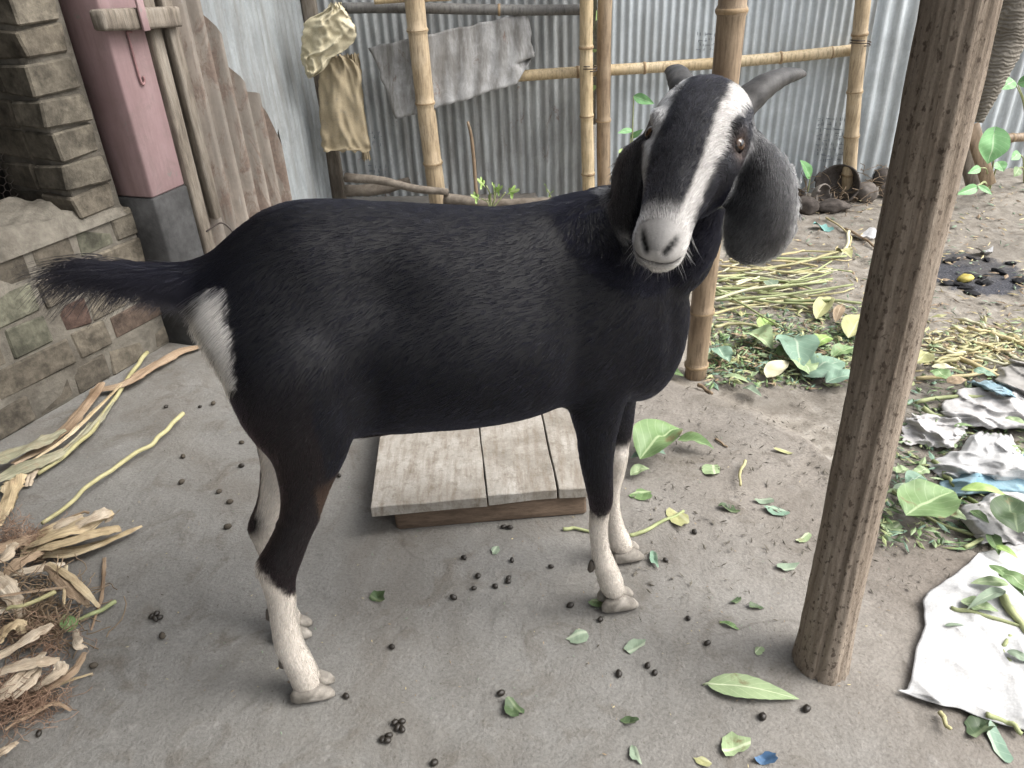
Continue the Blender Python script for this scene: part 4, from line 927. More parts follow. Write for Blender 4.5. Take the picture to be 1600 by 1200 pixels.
nose = (hu_ > 0.222) & (hd_ > -0.016) & (np.abs(hr_) < 0.028) & (np.linalg.norm(Pr - hp(0.24, 0, 0), axis=1) < 0.05); keep &= ~(nose & (rng.random(NH) < 0.75)); Ln[nose] = 0.002
inhd = (np.linalg.norm(Pr - hp(0.1, 0, 0), axis=1) < 0.19); Ln = np.where(inhd & (z_ > 0.5), Ln * 1.45, Ln)
Cv = Cr * (rng.uniform(0.7, 1.35, NH) * (1 + 0.8 * vn3(Pr * 190) + 0.4 * vn3(Pr * 70)))[:, None]; spk = rng.random(NH) < 0.03; Cv[spk & (Wr < 0.3)] += 0.035
hair((Pr - gb - Nr * 0.0006)[keep], Nr[keep], Fl[keep], Ln[keep], (rng.uniform(0.00016, 0.00030, NH) * np.where(inhd, 1.25, 1.0))[keep], np.clip(Cv[keep], 0.002, 0.85), np.where(inhd, 0.26, np.where(Wr > .5, 0.24, 0.165))[keep], 'fur', M_HAIR, goat)
# long tail hair
NTL = 8500; q = rng.beta(1.4, 1.5, NTL) * 3.999; i = q.astype(int); f_ = (q - i)[:, None]; TPa = np.array(TP); ctr = TPa[i] * (1 - f_) + TPa[i + 1] * f_; tr = np.interp(q, range(5), (.024, .020, .016, .011, .004))
an = rng.uniform(0, 2 * np.pi, NTL); tdir = np.array([unit(TPa[min(k + 1, 4)] - TPa[max(k - 1, 0)]) for k in range(5)])[i]
e1 = np.cross(tdir, UPZ); e1 /= np.linalg.norm(e1, axis=1)[:, None]; e2 = np.cross(e1, tdir); rad = e1 * np.cos(an)[:, None] + e2 * np.sin(an)[:, None]
Ltl = rng.uniform(0.025, 0.05, NTL) * (1 - 0.3 * (q > 2.8)); Ftl = tdir * 1.0 + rad * 0.05 + rng.standard_normal((NTL, 3)) * 0.07; low = np.sin(an) < -0.5; Ftl[low] += np.array([0.0, 0, -0.40]) * rng.random(low.sum())[:, None]
Ctl = np.broadcast_to(np.array([0.006, 0.006, 0.0075]), (NTL, 3)) * rng.uniform(0.6, 1.5, NTL)[:, None]
def freehair(Pr, Dr, Ln, Rad, Colr, droop, name, m, parent, K=6, bendv=None):
    D = Dr / np.linalg.norm(Dr, axis=1)[:, None]; n = len(Pr); pts = np.zeros((n, K, 3)); bd = rng.standard_normal((n, 3)) * 0.10 if bendv is None else bendv
    for k in range(K):
        u = k / (K - 1); pts[:, k] = Pr + D * (Ln * u)[:, None] + bd * (Ln * u * u)[:, None]; pts[:, k, 2] -= droop * Ln * u * u
    h = bpy.data.hair_curves.new(name); h.add_curves([K] * n); h.position_data.foreach_set('vector', pts.astype(np.float32).ravel())
    ra = h.attributes.get('radius') or h.attributes.new('radius', 'FLOAT', 'POINT'); ra.data.foreach_set('value', (Rad[:, None] * np.linspace(1, 0.2, K)[None]).astype(np.float32).ravel())
    co = h.attributes.new('coat', 'FLOAT_COLOR', 'CURVE'); co.data.foreach_set('color', np.hstack([Colr, np.ones((n, 1))]).astype(np.float32).ravel()); h.materials.append(m); return obj(name, h, parent)
tailh = freehair(ctr + rad * tr[:, None] * 0.9 - gb, Ftl, Ltl, rng.uniform(.00025, .00042, NTL), Ctl, 0.25, 'tail_hair', M_HAIR, goat)
# curved wisps at the tail tip, gathered in locks
NW = 700; lk = rng.integers(0, 14, NW); lr = np.random.default_rng(5); lkd = lr.standard_normal((14, 3)) * 0.22; lks = lr.uniform(2.2, 4.0, 14); lkl = lr.uniform(0.055, 0.095, 14); lkb = lr.uniform(0.1, 0.7, 14)
qq = np.clip(lks[lk] + rng.normal(0, 0.12, NW), 0, 3.99); i = qq.astype(int); f_ = (qq - i)[:, None]; ctr = TPa[i] * (1 - f_) + TPa[i + 1] * f_
Dw = unit(TPa[4] - TPa[2]) + lkd[lk] + rng.standard_normal((NW, 3)) * 0.035
freehair(ctr + rng.standard_normal((NW, 3)) * 0.006 - gb, Dw, lkl[lk] * rng.uniform(0.7, 1.1, NW), rng.uniform(.0003, .0005, NW) * 1.2, np.broadcast_to(np.array([0.005, 0.005, 0.006]), (NW, 3)), 0.0, 'tail_hair', M_HAIR, goat, 8, np.stack([rng.normal(0, .06, NW), rng.normal(0, .06, NW), -lkb[lk]], 1))
# chin whiskers
NWk = 130; u_ = rng.uniform(0.195, 0.243, NWk); r0 = rng.uniform(-0.034, 0.034, NWk); Pw = np.array([hp(a_1, b_1, -0.036 + 0.016 * abs(b_1) / 0.03) for a_1, b_1 in zip(u_, r0)])
Dw = -h_d * 0.6 + h_a * 0.7 + h_r * (r0 / 0.03)[:, None] * 0.8 + rng.standard_normal((NWk, 3)) * 0.25 + np.array([0, 0, -0.4])
freehair(Pw - gb, Dw, rng.uniform(0.010, 0.026, NWk), np.full(NWk, .00022), np.broadcast_to(np.array([0.62, 0.6, 0.57]), (NWk, 3)), 0.1, 'whiskers', M_HAIR, goat)
# ------------------------------------------------------------------ horns, eyes, hooves
M_HORN = simple('goat_horn', [(0.022, 0.021, 0.021), (0.050, 0.048, 0.047), (0.09, 0.086, 0.082)], 40, 0.55, 0.5, 160, 0.002, spec=0.4)
def horn(pts, r, ringn):
    P = catmull(pts, 14); n = len(P); R = np.interp(np.linspace(0, 1, n), np.linspace(0, 1, len(r)), r); R = R * (1 + 0.020 * np.sin(np.linspace(0, 1, n) * ringn * 2 * np.pi)) 
    v, f = sweep(P, R, 20, noise=0.06, ns=30, squash=0.82); return mk('horn', np.array(v) - gb, f, M_HORN, goat)
def hpx(x, y, dep): return depthpt(x, y, dep)
dp = (RW.T @ (HA - CAM))[2]
horn([hpx(1152, 172, dp + .004), hpx(1190, 138, dp + .006), hpx(1222, 121, dp + .022), hpx(1246, 116, dp + .04), hpx(1256, 116, dp + .05)], [.0250, .0205, .0150, .0095, .0048], 8)
horn([hpx(1082, 172, dp + .002), hpx(1068, 138, dp + .02), hpx(1060, 118, dp + .06), hpx(1052, 112, dp + .10), hpx(1044, 112, dp + .13)], [.0240, .0200, .0175, .012, .006], 9)
t = NT('goat_eye'); tc = t.coord('Object', (1, 1, 1), False); sx_ = t.n('ShaderNodeSeparateXYZ'); t.l(tc, sx_.inputs[0])
ex = t.math('POWER', t.math('ABSOLUTE', t.math('DIVIDE', sx_.outputs[0], 0.0062)), 2.0); ey = t.math('POWER', t.math('ABSOLUTE', t.math('DIVIDE', sx_.outputs[1], 0.0026)), 2.0)
rr = t.math('ADD', ex, ey); ri = t.math('ADD', t.math('POWER', t.math('DIVIDE', sx_.outputs[0], 0.0085), 2.0), t.math('POWER', t.math('DIVIDE', sx_.outputs[1], 0.0085), 2.0))
c = t.mix(t.ramp(ri, [(0.8, 0.0), (1.0, 1.0)]), (0.065, 0.036, 0.018), (0.012, 0.009, 0.008)); c = t.mix(t.ramp(rr, [(0.75, 1.0), (1.0, 0.0)]), c, (0.004, 0.004, 0.005))
t.bsdf(c, 0.06, None, 0.6); M_EYE = t.m
M_LID = simple('eyelid_skin', [(0.008, 0.007, 0.007), (0.02, 0.017, 0.016)], 60, 0.7, 0.3, 200, 0.001, spec=0.2)
for sgn in (-1, 1):
    nrm = unit(h_r * sgn * 0.74 + h_d * 0.66 + h_a * 0.12); hor = unit(h_a - nrm * (h_a @ nrm)); ver = np.cross(nrm, hor)
    R3 = np.stack([hor, ver, nrm], 1); ctr_ = hp(0.073, sgn * 0.0545, 0.0070)
    bm = bmesh.new(); bmesh.ops.create_uvsphere(bm, u_segments=28, v_segments=18, radius=0.0125); e_me = bpy.data.meshes.new('eye'); bm.to_mesh(e_me); bm.free(); e_me.materials.append(M_EYE); e_me.polygons.foreach_set('use_smooth', [True] * len(e_me.polygons))
    e_o = obj('eye', e_me, goat); mw = np.eye(4); mw[:3, :3] = R3; mw[:3, 3] = ctr_ - gb; e_o.matrix_local = Matrix(mw.tolist())
    lv = []; lf = []; n1_, n2_ = 32, 8
    for i in range(n1_):
        a = 2 * math.pi * i / n1_; rx, ry = 0.0120, 0.0086
        c0_ = np.array([rx * math.cos(a), ry * math.sin(a), 0.0]); c0_[2] = math.sqrt(max(1e-7, 0.0128 ** 2 - c0_[0] ** 2 - c0_[1] ** 2)) * 0.93; o_ = unit(np.array([math.cos(a), math.sin(a), 0.35]))
        for k in range(n2_):
            b_ = 2 * math.pi * k / n2_; lv.append(R3 @ (c0_ + o_ * 0.0052 * math.cos(b_) + np.array([0, 0, 1]) * 0.0026 * math.sin(b_)) + ctr_ - gb)
    for i in range(n1_):
        for k in range(n2_): lf.append((i * n2_ + k, ((i + 1) % n1_) * n2_ + k, ((i + 1) % n1_) * n2_ + (k + 1) % n2_, i * n2_ + (k + 1) % n2_))
    lid = mk('eyelid', lv, lf, M_LID, e_o); lid.matrix_parent_inverse = e_o.matrix_local.inverted()
M_HOOF = simple('hoof_horn', [(0.17, 0.155, 0.132), (0.29, 0.265, 0.23), (0.42, 0.39, 0.345)], 45, 0.75, 0.5, 90, 0.002)
M_DEW = simple('dew_claw', [(0.07, 0.06, 0.05), (0.14, 0.12, 0.10)], 40, 0.7)
def claws(px, py, t_, sc):
    c = gp(px, py, t_); c = np.array([c[0], c[1], 0.0]); fwd = unit(GH * 0.95 - GNF * 0.12); lat = np.cross(UPZ, fwd)
    for sd in (-1, 1):
        C = [c + lat * sd * .0102 * sc + fwd * q * sc + UPZ * z * sc for q, z in ((-.020, .010), (-.014, .013), (.000, .015), (.014, .012), (.025, .008), (.030, .005))]
        C = [(p, w, h) for p, w, h in zip(C, (.003, .0085, .0100, .0098, .0070, .0025), (.006, .011, .0135, .0110, .0070, .0035))]
        vv = []; ff = []; sg = 14
        for p, w, h in C:
            for k in range(sg):
                a = 2 * math.pi * k / sg; q = p + lat * w * sc * math.cos(a) + UPZ * h * sc * math.sin(a); q[2] = max(q[2], 0.0012); vv.append(q - gb)
        for i in range(len(C) - 1):
            for k in range(sg): ff.append((i * sg + k, i * sg + (k + 1) % sg, (i + 1) * sg + (k + 1) % sg, (i + 1) * sg + k))
        ff.append(tuple(range(sg))[::-1]); ff.append(tuple(range((len(C) - 1) * sg, len(C) * sg))); mk('hoof', vv, ff, M_HOOF, goat)
claws(483, 1078, .073, 1.42); claws(451, 984, tf, 1.38); claws(960, 931, .074, 1.40); claws(972, 864, tg, 1.36)
def dew(x, y, t_, r):
    p = gp(x, y, t_); v, f = sweep([p + UPZ * .012 - gb, p - gb, p - UPZ * .010 - GH * .003 - gb, p - UPZ * .014 - GH * .004 - gb], [r * .6, r, r * .8, r * .3], 10, squash=0.8); mk('dew_claw', v, f, M_DEW, goat)
dew(442, 1034, .080, .0075); dew(421, 960, tf, .007); dew(925, 884, .074, .0075); dew(955, 838, tg, .007)
# ================================================================== HANGING SACKS
def woven(name, cols, scale=520.0, dirt=0.5, dirtc=(0.22, 0.2, 0.17), rough=0.75, trans=0.0):
    t = NT(name); v = t.coord('Object'); n1 = t.noise(v, 7, 6, 0.65, 0.4); n2 = t.noise(v, 40, 5, 0.7); n3 = t.noise(v, 220, 3, 0.6)
    tu = t.coord('UV', (1, 1, 1), False); w1 = t.n('ShaderNodeTexWave', wave_type='BANDS', bands_direction='X'); w2 = t.n('ShaderNodeTexWave', wave_type='BANDS', bands_direction='Y')
    for w in (w1, w2): t.l(tu, w.inputs['Vector']); w.inputs['Scale'].default_value = scale / 10; w.inputs['Distortion'].default_value = 1.2
    wv = t.math('MULTIPLY', w1.outputs['Fac'], w2.outputs['Fac'])
    c = t.ramp(n1, [(0.3, cols[0]), (0.65, cols[-1])]); c = t.mix(t.ramp(n2, [(0.52, 0.0), (0.72, dirt)]), c, dirtc); c = t.mix(0.07, c, t.ramp(wv, [(0.0, 0.55), (0.5, 1.0)]), 'MULTIPLY')
    c = t.mix(0.25, c, t.ramp(n3, [(0.3, 0.35), (0.6, 1.0)]), 'MULTIPLY')
    t.bsdf(c, rough, t.bump(wv, 0.08, 0.0012, t.bump(n2, 0.35, 0.004)), 0.08); return t.m
M_CREAM = woven('cream_sackcloth', [(0.46, 0.41, 0.275), (0.58, 0.53, 0.385)], 300, 0.3, rough=1.0)
M_TAN = woven('tan_sackcloth', [(0.27, 0.22, 0.145), (0.39, 0.33, 0.225)], 300, 0.5, rough=1.0)
M_WSACK = woven('white_woven_sack', [(0.42, 0.425, 0.425), (0.56, 0.56, 0.555)], 420, 0.3, (0.42, 0.40, 0.37))
M_GSACK = woven('greyed_woven_sack', [(0.38, 0.37, 0.365), (0.52, 0.51, 0.50)], 420, 0.3, (0.32, 0.30, 0.28))
M_BSACK = woven('blue_printed_sack', [(0.14, 0.28, 0.36), (0.33, 0.44, 0.49)], 420, 0.4, (0.35, 0.36, 0.36))
def rd(x, y): return (1 - 2 * abs(float(vn2(x, y)))) ** 4
def bag(name, rows, Y, bulge, m, label, seed, wr=0.02, thick=0.02):
    """hung cloth: rows of (y, left x, right x) in pixels at depth Y, closed front and back"""
    R = catmull(np.array(rows, float), 6); n = len(R); mcol = 26; V = []; Fq = []; uv = []
    for side in (1, -1):
        for i in range(n):
            y, xl, xr = R[i]
            for k in range(mcol):
                u = k / (mcol - 1); x = xl + (xr - xl) * u + 1.5 * float(vn2(i * 0.8 + seed, u * 6)) * (k in (0, mcol - 1)) * 2; yy = y + 2.5 * float(vn2(u * 12, seed + 3)) * 2 * (i in (0, n - 1))
                e = math.sin(math.pi * u) ** 0.6
                w = wr * (0.8 * rd(u * 3.5 + i * 0.05 + seed, i * 0.08) + 0.5 * rd(u * 6 - i * 0.12, i * 0.16 + seed) + 0.35 * float(vn2(u * 16, i * 0.5 + seed)))
                p = at_y(x, yy, Y - (side * (bulge * e * 0.5 + thick * 0.2) + w)); V.append(p); uv.append((u * 0.4, i / n * 0.8))
    o = n * mcol
    for i in range(n - 1):
        for k in range(mcol - 1): a = i * mcol + k; Fq += [(a, a + mcol, a + mcol + 1, a + 1), (o + a, o + a + 1, o + a + mcol + 1, o + a + mcol)]
        for k in (0, mcol - 1): a = i * mcol + k; Fq.append((a, o + a, o + a + mcol, a + mcol))
    ob = mk(name, V, Fq, m, uv=uv); rebase(ob); return tag(ob, label, 'sack', 'sacks hung on the fence corner')
bag('hanging_sack', [(86, 503, 540), (105, 500, 561), (140, 498, 566), (190, 500, 572), (225, 503, 578), (237, 505, 579)], 3.53, 0.03, M_TAN, 'long tan sackcloth hanging under the cream sack', 3.0, 0.020)
bag('hanging_sack', [(84, 541, 560), (110, 545, 564), (150, 552, 567), (200, 560, 573), (250, 566, 579)], 3.60, 0.02, M_TAN, 'frayed narrow strip of tan sackcloth behind the long one', 8.0, 0.02)
bag('hanging_sack', [(5, 515, 533), (18, 505, 541), (32, 478, 550), (48, 474, 557), (66, 471, 552), (82, 470, 534), (92, 470, 516), (108, 476, 508), (122, 480, 488)], 3.44, 0.09, M_CREAM, 'crumpled cream sack slung over the corner post', 5.0, 0.030)
# ================================================================== LEAVES, STEMS, HUSKS
def leafmat(name, a, b, vein, rough=0.5, brownc=(0.16, 0.12, 0.06), brown=0.60):
    t = NT(name); tu = t.n('ShaderNodeTexCoord'); sp = t.n('ShaderNodeSeparateXYZ'); t.l(tu.outputs['UV'], sp.inputs[0]); v = t.coord('Object')
    n1 = t.noise(v, 14, 5, 0.65, 0.5); n2 = t.noise(v, 130, 4, 0.7); av = t.math('ABSOLUTE', t.math('SUBTRACT', sp.outputs[1], 0.5))
    c = t.ramp(n1, [(0.3, a), (0.7, b)])
    ph = t.math('FRACT', t.math('MULTIPLY', t.math('SUBTRACT', sp.outputs[0], t.math('MULTIPLY', av, 0.55)), 7.0)); lat = t.ramp(t.math('ABSOLUTE', t.math('SUBTRACT', ph, 0.5)), [(0.43, 0.0), (0.5, 0.45)])
    c = t.mix(lat, c, vein); mid = t.ramp(av, [(0.015, 1.0), (0.035, 0.0)]); c = t.mix(mid, c, vein)
    c = t.mix(t.ramp(n1, [(brown, 0.0), (brown + 0.08, 0.8)]), c, brownc); c = t.mix(0.25, c, t.ramp(n2, [(0.3, 0.5), (0.7, 1.0)]), 'MULTIPLY')
    o = t.bsdf(c, rough, t.bump(lat, 0.25, 0.001, t.bump(n2, 0.2, 0.001)), 0.35); return t.m
L_FRESH = leafmat('leaf_fresh', (0.11, 0.185, 0.07), (0.18, 0.27, 0.115), (0.32, 0.40, 0.22))
L_PALE = leafmat('leaf_pale_underside', (0.22, 0.30, 0.155), (0.30, 0.38, 0.21), (0.46, 0.52, 0.34), 0.6)
L_DARK = leafmat('leaf_dark', (0.035, 0.06, 0.028), (0.075, 0.115, 0.05), (0.13, 0.17, 0.09))
L_GREY = leafmat('leaf_greyed', (0.15, 0.20, 0.14), (0.22, 0.28, 0.20), (0.30, 0.35, 0.26), 0.7)
L_YEL = leafmat('leaf_yellowing', (0.30, 0.31, 0.14), (0.40, 0.39, 0.20), (0.45, 0.45, 0.27))
L_TARO = leafmat('leaf_taro', (0.13, 0.30, 0.115), (0.20, 0.40, 0.17), (0.36, 0.52, 0.30), 0.5, brown=0.9)
L_LIME = leafmat('leaf_lime', (0.22, 0.34, 0.09), (0.30, 0.42, 0.14), (0.42, 0.50, 0.24), 0.5, brown=0.9)
L_DRY = leafmat('leaf_dry', (0.22, 0.16, 0.10), (0.36, 0.28, 0.19), (0.42, 0.34, 0.24), 0.8)
L_TEAL = leafmat('leaf_bluish', (0.13, 0.215, 0.155), (0.20, 0.30, 0.22), (0.32, 0.40, 0.30), 0.55)
def stemmat(name, cols): return simple(name, cols, 9, 0.6, 0.25, 90, 0.001, spec=0.3, fine=0.15, rnd=0.3)
S_GREEN = stemmat('stem_pale_green', [(0.23, 0.27, 0.12), (0.37, 0.40, 0.21)]); S_YEL = stemmat('stem_yellow', [(0.34, 0.31, 0.15), (0.47, 0.44, 0.25)]); S_WHITE = stemmat('stem_white', [(0.48, 0.46, 0.30), (0.64, 0.62, 0.45)]); S_DARK = stemmat('stem_dark_green', [(0.09, 0.12, 0.04), (0.18, 0.22, 0.08)]); S_STRAW = stemmat('straw', [(0.40, 0.33, 0.17), (0.56, 0.48, 0.28)]); S_BROWN = stemmat('dry_stalk', [(0.17, 0.12, 0.075), (0.28, 0.21, 0.14)])
_seed = [0]
def leaf3(P0, P1, wfrac, m, name='leaf', lift=0.004, fold=0.15, curl=0.0, serr=0.0, sd=None, heart=False, up=UPZ, tilt=0.0, onground=True, wav=0.45, petiole=0.0, parent=None):
    """ovate blade from base P0 to tip P1, folded along its midrib, edges waved"""
    _seed[0] += 1; sd = _seed[0] * 3.7; P0 = np.asarray(P0, float); P1 = np.asarray(P1, float); L = np.linalg.norm(P1 - P0); d = (P1 - P0) / L; lat = unit(np.cross(up, d)); nrm = np.cross(d, lat)
    lat, nrm = lat * math.cos(tilt) + nrm * math.sin(tilt), nrm * math.cos(tilt) - lat * math.sin(tilt); n, m_ = 16, 8; V = []; Fq = []; uv = []
    for i in range(n + 1):
        u = i / n; w = (math.sin(math.pi * min(1, u ** 0.75)) ** 0.85) * (1.0 - 0.15 * u)
        if heart: w = (math.sqrt(max(0, 1 - (2 * min(u * 1.15, 1) - 1) ** 2)) if u < 0.43 else (1 - ((u - 0.43) / 0.57) ** 1.5)); w = max(w, 0.0)
        w = max(w, 0.02) * L * wfrac * 0.5; w *= 1 + serr * (1 if i % 2 else -1)
        for k in range(m_ + 1):
            q = k / m_ * 2 - 1; back = -0.22 * L * (abs(q) ** 1.5) * max(0, 1 - u * 2.2) if heart else 0.0
            h = fold * abs(q) * w + curl * L * (math.sin(math.pi * u) if curl >= 0 else -(u ** 2)) + wav * w * float(vn2(u * 5 + sd, q * 1.5 + sd)) + lift
            p = P0 + d * (L * u + back) + lat * w * q * (1 - 0.2 * fold * abs(q)) + nrm * h
            if onground: p[2] = max(p[2], zg(p[0], p[1]) + 0.0015)
            V.append(p); uv.append((u, k / m_))
    for i in range(n):
        for k in range(m_): a = i * (m_ + 1) + k; Fq.append((a, a + 1, a + m_ + 2, a + m_ + 1))
    mb = MB().add(V, Fq)
    if petiole:
        q0 = P0 - d * petiole * L + nrm * 0.002; ro = max(0.0012, L * 0.012); v, f = sweep([q0, P0 + nrm * (lift + ro * 0.4), P0 + d * L * 0.3 + nrm * (lift + curl * L * 0.8)], [ro, ro, ro * 0.5], 6); uv = uv + [(0.5, 0.5)] * len(v); mb.add(v, f)
    return mk(name, mb.v, mb.f, m, parent, uv=uv)
def leaf(b, t_, wfrac, m, label, group=None, z=0.0, **kw):
    P0, P1 = G(*b), G(*t_); P0 = P0 + UPZ * z; P1 = P1 + UPZ * z
    if z: P0 = at_z(*b, P0[2]); P1 = at_z(*t_, P1[2])
    o = leaf3(P0, P1, wfrac, m, **kw); rebase(o); return tag(o, label, 'leaf', group)
def frag(c, size, m, label, asp=0.6, rot=None, z=0.0, curl=0.25, group=None):
    """torn piece of leaf with a ragged outline"""
    _seed[0] += 1; r = random.Random(_seed[0]); P = G(*c); s = size * pxm(P); rot = r.uniform(0, 6.28) if rot is None else rot; k = 15; V = []; uv = []; Fq = []; ph = r.uniform(0, 9)
    for j, rr in enumerate((0.0, 0.5, 1.0)):
        for i in range(k):
            a = 2 * math.pi * i / k; q = rr * s * 0.5 * (1 + (0.55 * float(vn2(math.cos(a) * 1.7 + ph, math.sin(a) * 1.7 + 9)) + r.uniform(-.13, .13)) * (rr > 0.9)); x = q * math.cos(a); y = q * math.sin(a) * asp
            X_ = P[0] + x * math.cos(rot) - y * math.sin(rot); Y_ = P[1] + x * math.sin(rot) + y * math.cos(rot)
            V.append((X_, Y_, zg(X_, Y_) + 0.002 + z + curl * s * max(0.0, float(vn2(x / s * 2.5 + ph, y / s * 2.5)) + 0.12) * rr)); uv.append((0.5 + x / s * 0.6, 0.5 + y / s * 0.5 + 0.07))
    for j in range(2):
        for i in range(k): a = j * k + i; b = j * k + (i + 1) % k; Fq.append((a, b, b + k, a + k))
    o = mk('leaf_scrap', V, Fq, m, uv=uv); rebase(o); return tag(o, label, 'leaf', group)
def stem(px, r, m, label, name='stem', lift=0.0, group=None, rise=0.0, seg=7):
    P = np.array([G(*q) + UPZ * (r + lift) for q in px])
    if lift: P = np.array([at_z(*q, p[2]) for q, p in zip(px, P)])
    if rise: P[-1, 2] += rise
    P = catmull(P, 6) if len(P) > 2 else catmull(P, 10); n = len(P); P = P + np.stack([vn2(np.arange(n) * 0.35 + r * 9e3, P[:, 0] * 5 + k * 9) * r * 1.6 for k in range(3)], 1); P[:, 2] = np.maximum(P[:, 2], [zg(a, b) + r * 0.6 for a, b in P[:, :2]])
    v, f = sweep(P, np.linspace(r, r * 0.75, n), seg, noise=0.2, ns=60); o = mk(name, v, f, m); rebase(o); return tag(o, label, 'stem', group)
def blade(px, w, m, arch=0.35, lifts=None, name='husk', label=None, group=None, parent=None, base=None, tw=0.0, cat='corn husk', z0=0.003):
    """long dry blade along pixels with half-width w (px) list"""
    lifts = lifts or [0.0] * len(px); P = []
    for q, l in zip(px, lifts):
        g = G(*q); P.append(at_z(*q, g[2] + l + z0))
    P = catmull(np.array(P), 7); n = len(P); Wd = np.interp(np.linspace(0, 1, n), np.linspace(0, 1, len(w)), w); T = np.gradient(P, axis=0); V = []; Fq = []; uv = []; _seed[0] += 1; sd = _seed[0] * 1.9; m_ = 10
    for i in range(n):
        t_ = unit(T[i]); lat = unit(np.cross(UPZ, t_)); nr = np.cross(t_, lat); a = tw * i / n + 0.5 * float(vn2(i * 0.25, sd)); lat, nr = lat * math.cos(a) + nr * math.sin(a), nr * math.cos(a) - lat * math.sin(a); w_ = Wd[i] * pxm(P[i])
        for k in range(m_ + 1):
            q = k / m_ * 2 - 1; fray = 1 + 0.5 * float(vn2(i * 0.9 + sd, 3 + q)) * (abs(q) > 0.9); p = P[i] + lat * w_ * q * fray + nr * (w_ * arch * 0.6 * (1 - q * q) + w_ * 0.40 * float(vn2(q * 2.5 + sd, i * 0.3)) + w_ * 0.22 * float(vn2(q * 7 + sd, i * 0.12)))
            p[2] = max(p[2], zg(p[0], p[1]) + 0.0015); V.append(p if base is None else p - base); uv.append((i / n, k / m_))
    for i in range(n - 1):
        for k in range(m_): a = i * (m_ + 1) + k; Fq.append((a, a + 1, a + m_ + 2, a + m_ + 1))
    o = mk(name, V, Fq, m, parent, uv=uv)
    if label: rebase(o); tag(o, label, cat, group)
    return o
def huskmat(name, a, b, c):
    t = NT(name); v = t.coord('Object'); tu = t.coord('UV', (1.2, 16, 1), False); n1 = t.noise(v, 9, 5, 0.6); n2 = t.noise(tu, 3.0, 4, 0.7); n3 = t.noise(v, 150, 3, 0.7)
    col = t.ramp(n1, [(0.3, a), (0.5, b), (0.7, c)]); col = t.mix(0.75, col, t.ramp(n2, [(0.38, 0.35), (0.58, 1.0)]), 'MULTIPLY'); col = t.mix(t.ramp(t.noise(v, 32, 5, 0.7), [(0.52, 0.0), (0.68, 0.55)]), col, (0.20, 0.135, 0.08)); col = t.mix(t.ramp(n3, [(0.66, 0), (0.75, 0.4)]), col, (0.2, 0.13, 0.08))
    t.bsdf(col, 0.7, t.bump(n2, 0.5, 0.002), 0.3); return t.m
K_STRAW = huskmat('husk_straw', (0.40, 0.31, 0.175), (0.54, 0.43, 0.27), (0.62, 0.54, 0.38)); K_PALE = huskmat('husk_pale', (0.42, 0.34, 0.24), (0.54, 0.45, 0.34), (0.62, 0.55, 0.44)); K_GREEN = huskmat('husk_greenish', (0.20, 0.20, 0.13), (0.30, 0.29, 0.20), (0.40, 0.375, 0.27)); K_BROWN = huskmat('husk_brown', (0.20, 0.135, 0.085), (0.33, 0.24, 0.16), (0.43, 0.33, 0.23))
# ---- along the brick wall
grp = 'dry maize leaves along the brick wall'
WB = [([(330, 539), (285, 548), (240, 572), (195, 600), (140, 612)], [3, 10, 9, 12, 6], K_BROWN, 'long brown dry maize leaf reaching towards the goat\'s hind leg', [.004, .012, .02, .02, .01]),
      ([(160, 598), (120, 650), (80, 690), (20, 725)], [5, 13, 11, 6], K_BROWN, 'curled brown maize leaf at the wall foot under the long one', [.02, .025, .02, .02]),
      ([(175, 628), (150, 660), (90, 715), (30, 745)], [4, 8, 7, 4], K_GREEN, 'narrow greenish maize leaf folded beside the brick wall', [.015, .02, .02, .01]),
      ([(103, 672), (70, 688), (20, 708), (-40, 735)], [6, 15, 14, 16], K_GREEN, 'broad greyish maize leaf with a rounded end at the left edge', [.05, .045, .04, .04]),
      ([(100, 705), (60, 722), (10, 742), (-40, 765)], [8, 15, 14, 12], K_GREEN, 'greyish maize leaf lying just below the broad one', [.03, .03, .03, .03]),
      ([(140, 660), (115, 700), (60, 728), (-10, 770)], [3, 7, 8, 6], K_GREEN, 'thin green maize leaf curving down to the left edge', [.012, .015, .015, .01]),
      ([(24, 745), (18, 770), (8, 800), (-6, 825)], [16, 15, 13, 8], K_STRAW, 'short wide straw coloured leaf pointing down at the left edge', [.025, .02, .012, .006]),
      ([(52, 728), (48, 745), (44, 760)], [10, 9, 6], K_PALE, 'small pale curled leaf tip beside the short wide leaf', [.02, .015, .006]),
      ([(190, 600), (150, 640), (95, 690), (40, 725)], [2.5, 4, 4, 3], K_STRAW, 'thin straw coloured maize stalk among the leaves by the wall', [.03, .03, .03, .03])]
for px, w, m, lb_, lf in WB: blade(px, w, m, 0.3, lf, 'maize_leaf', lb_, grp, cat='maize leaf')
stem([(232, 552), (205, 582), (165, 640), (130, 690), (60, 740)], 0.0065, S_YEL, 'yellow green stalk sticking out of the maize leaves by the wall', lift=0.012)
stem([(286, 647), (262, 672), (235, 694), (190, 722), (150, 752), (110, 786), (66, 818)], 0.0062, S_YEL, 'long yellow green stalk lying alone on the grey floor', lift=0.016)
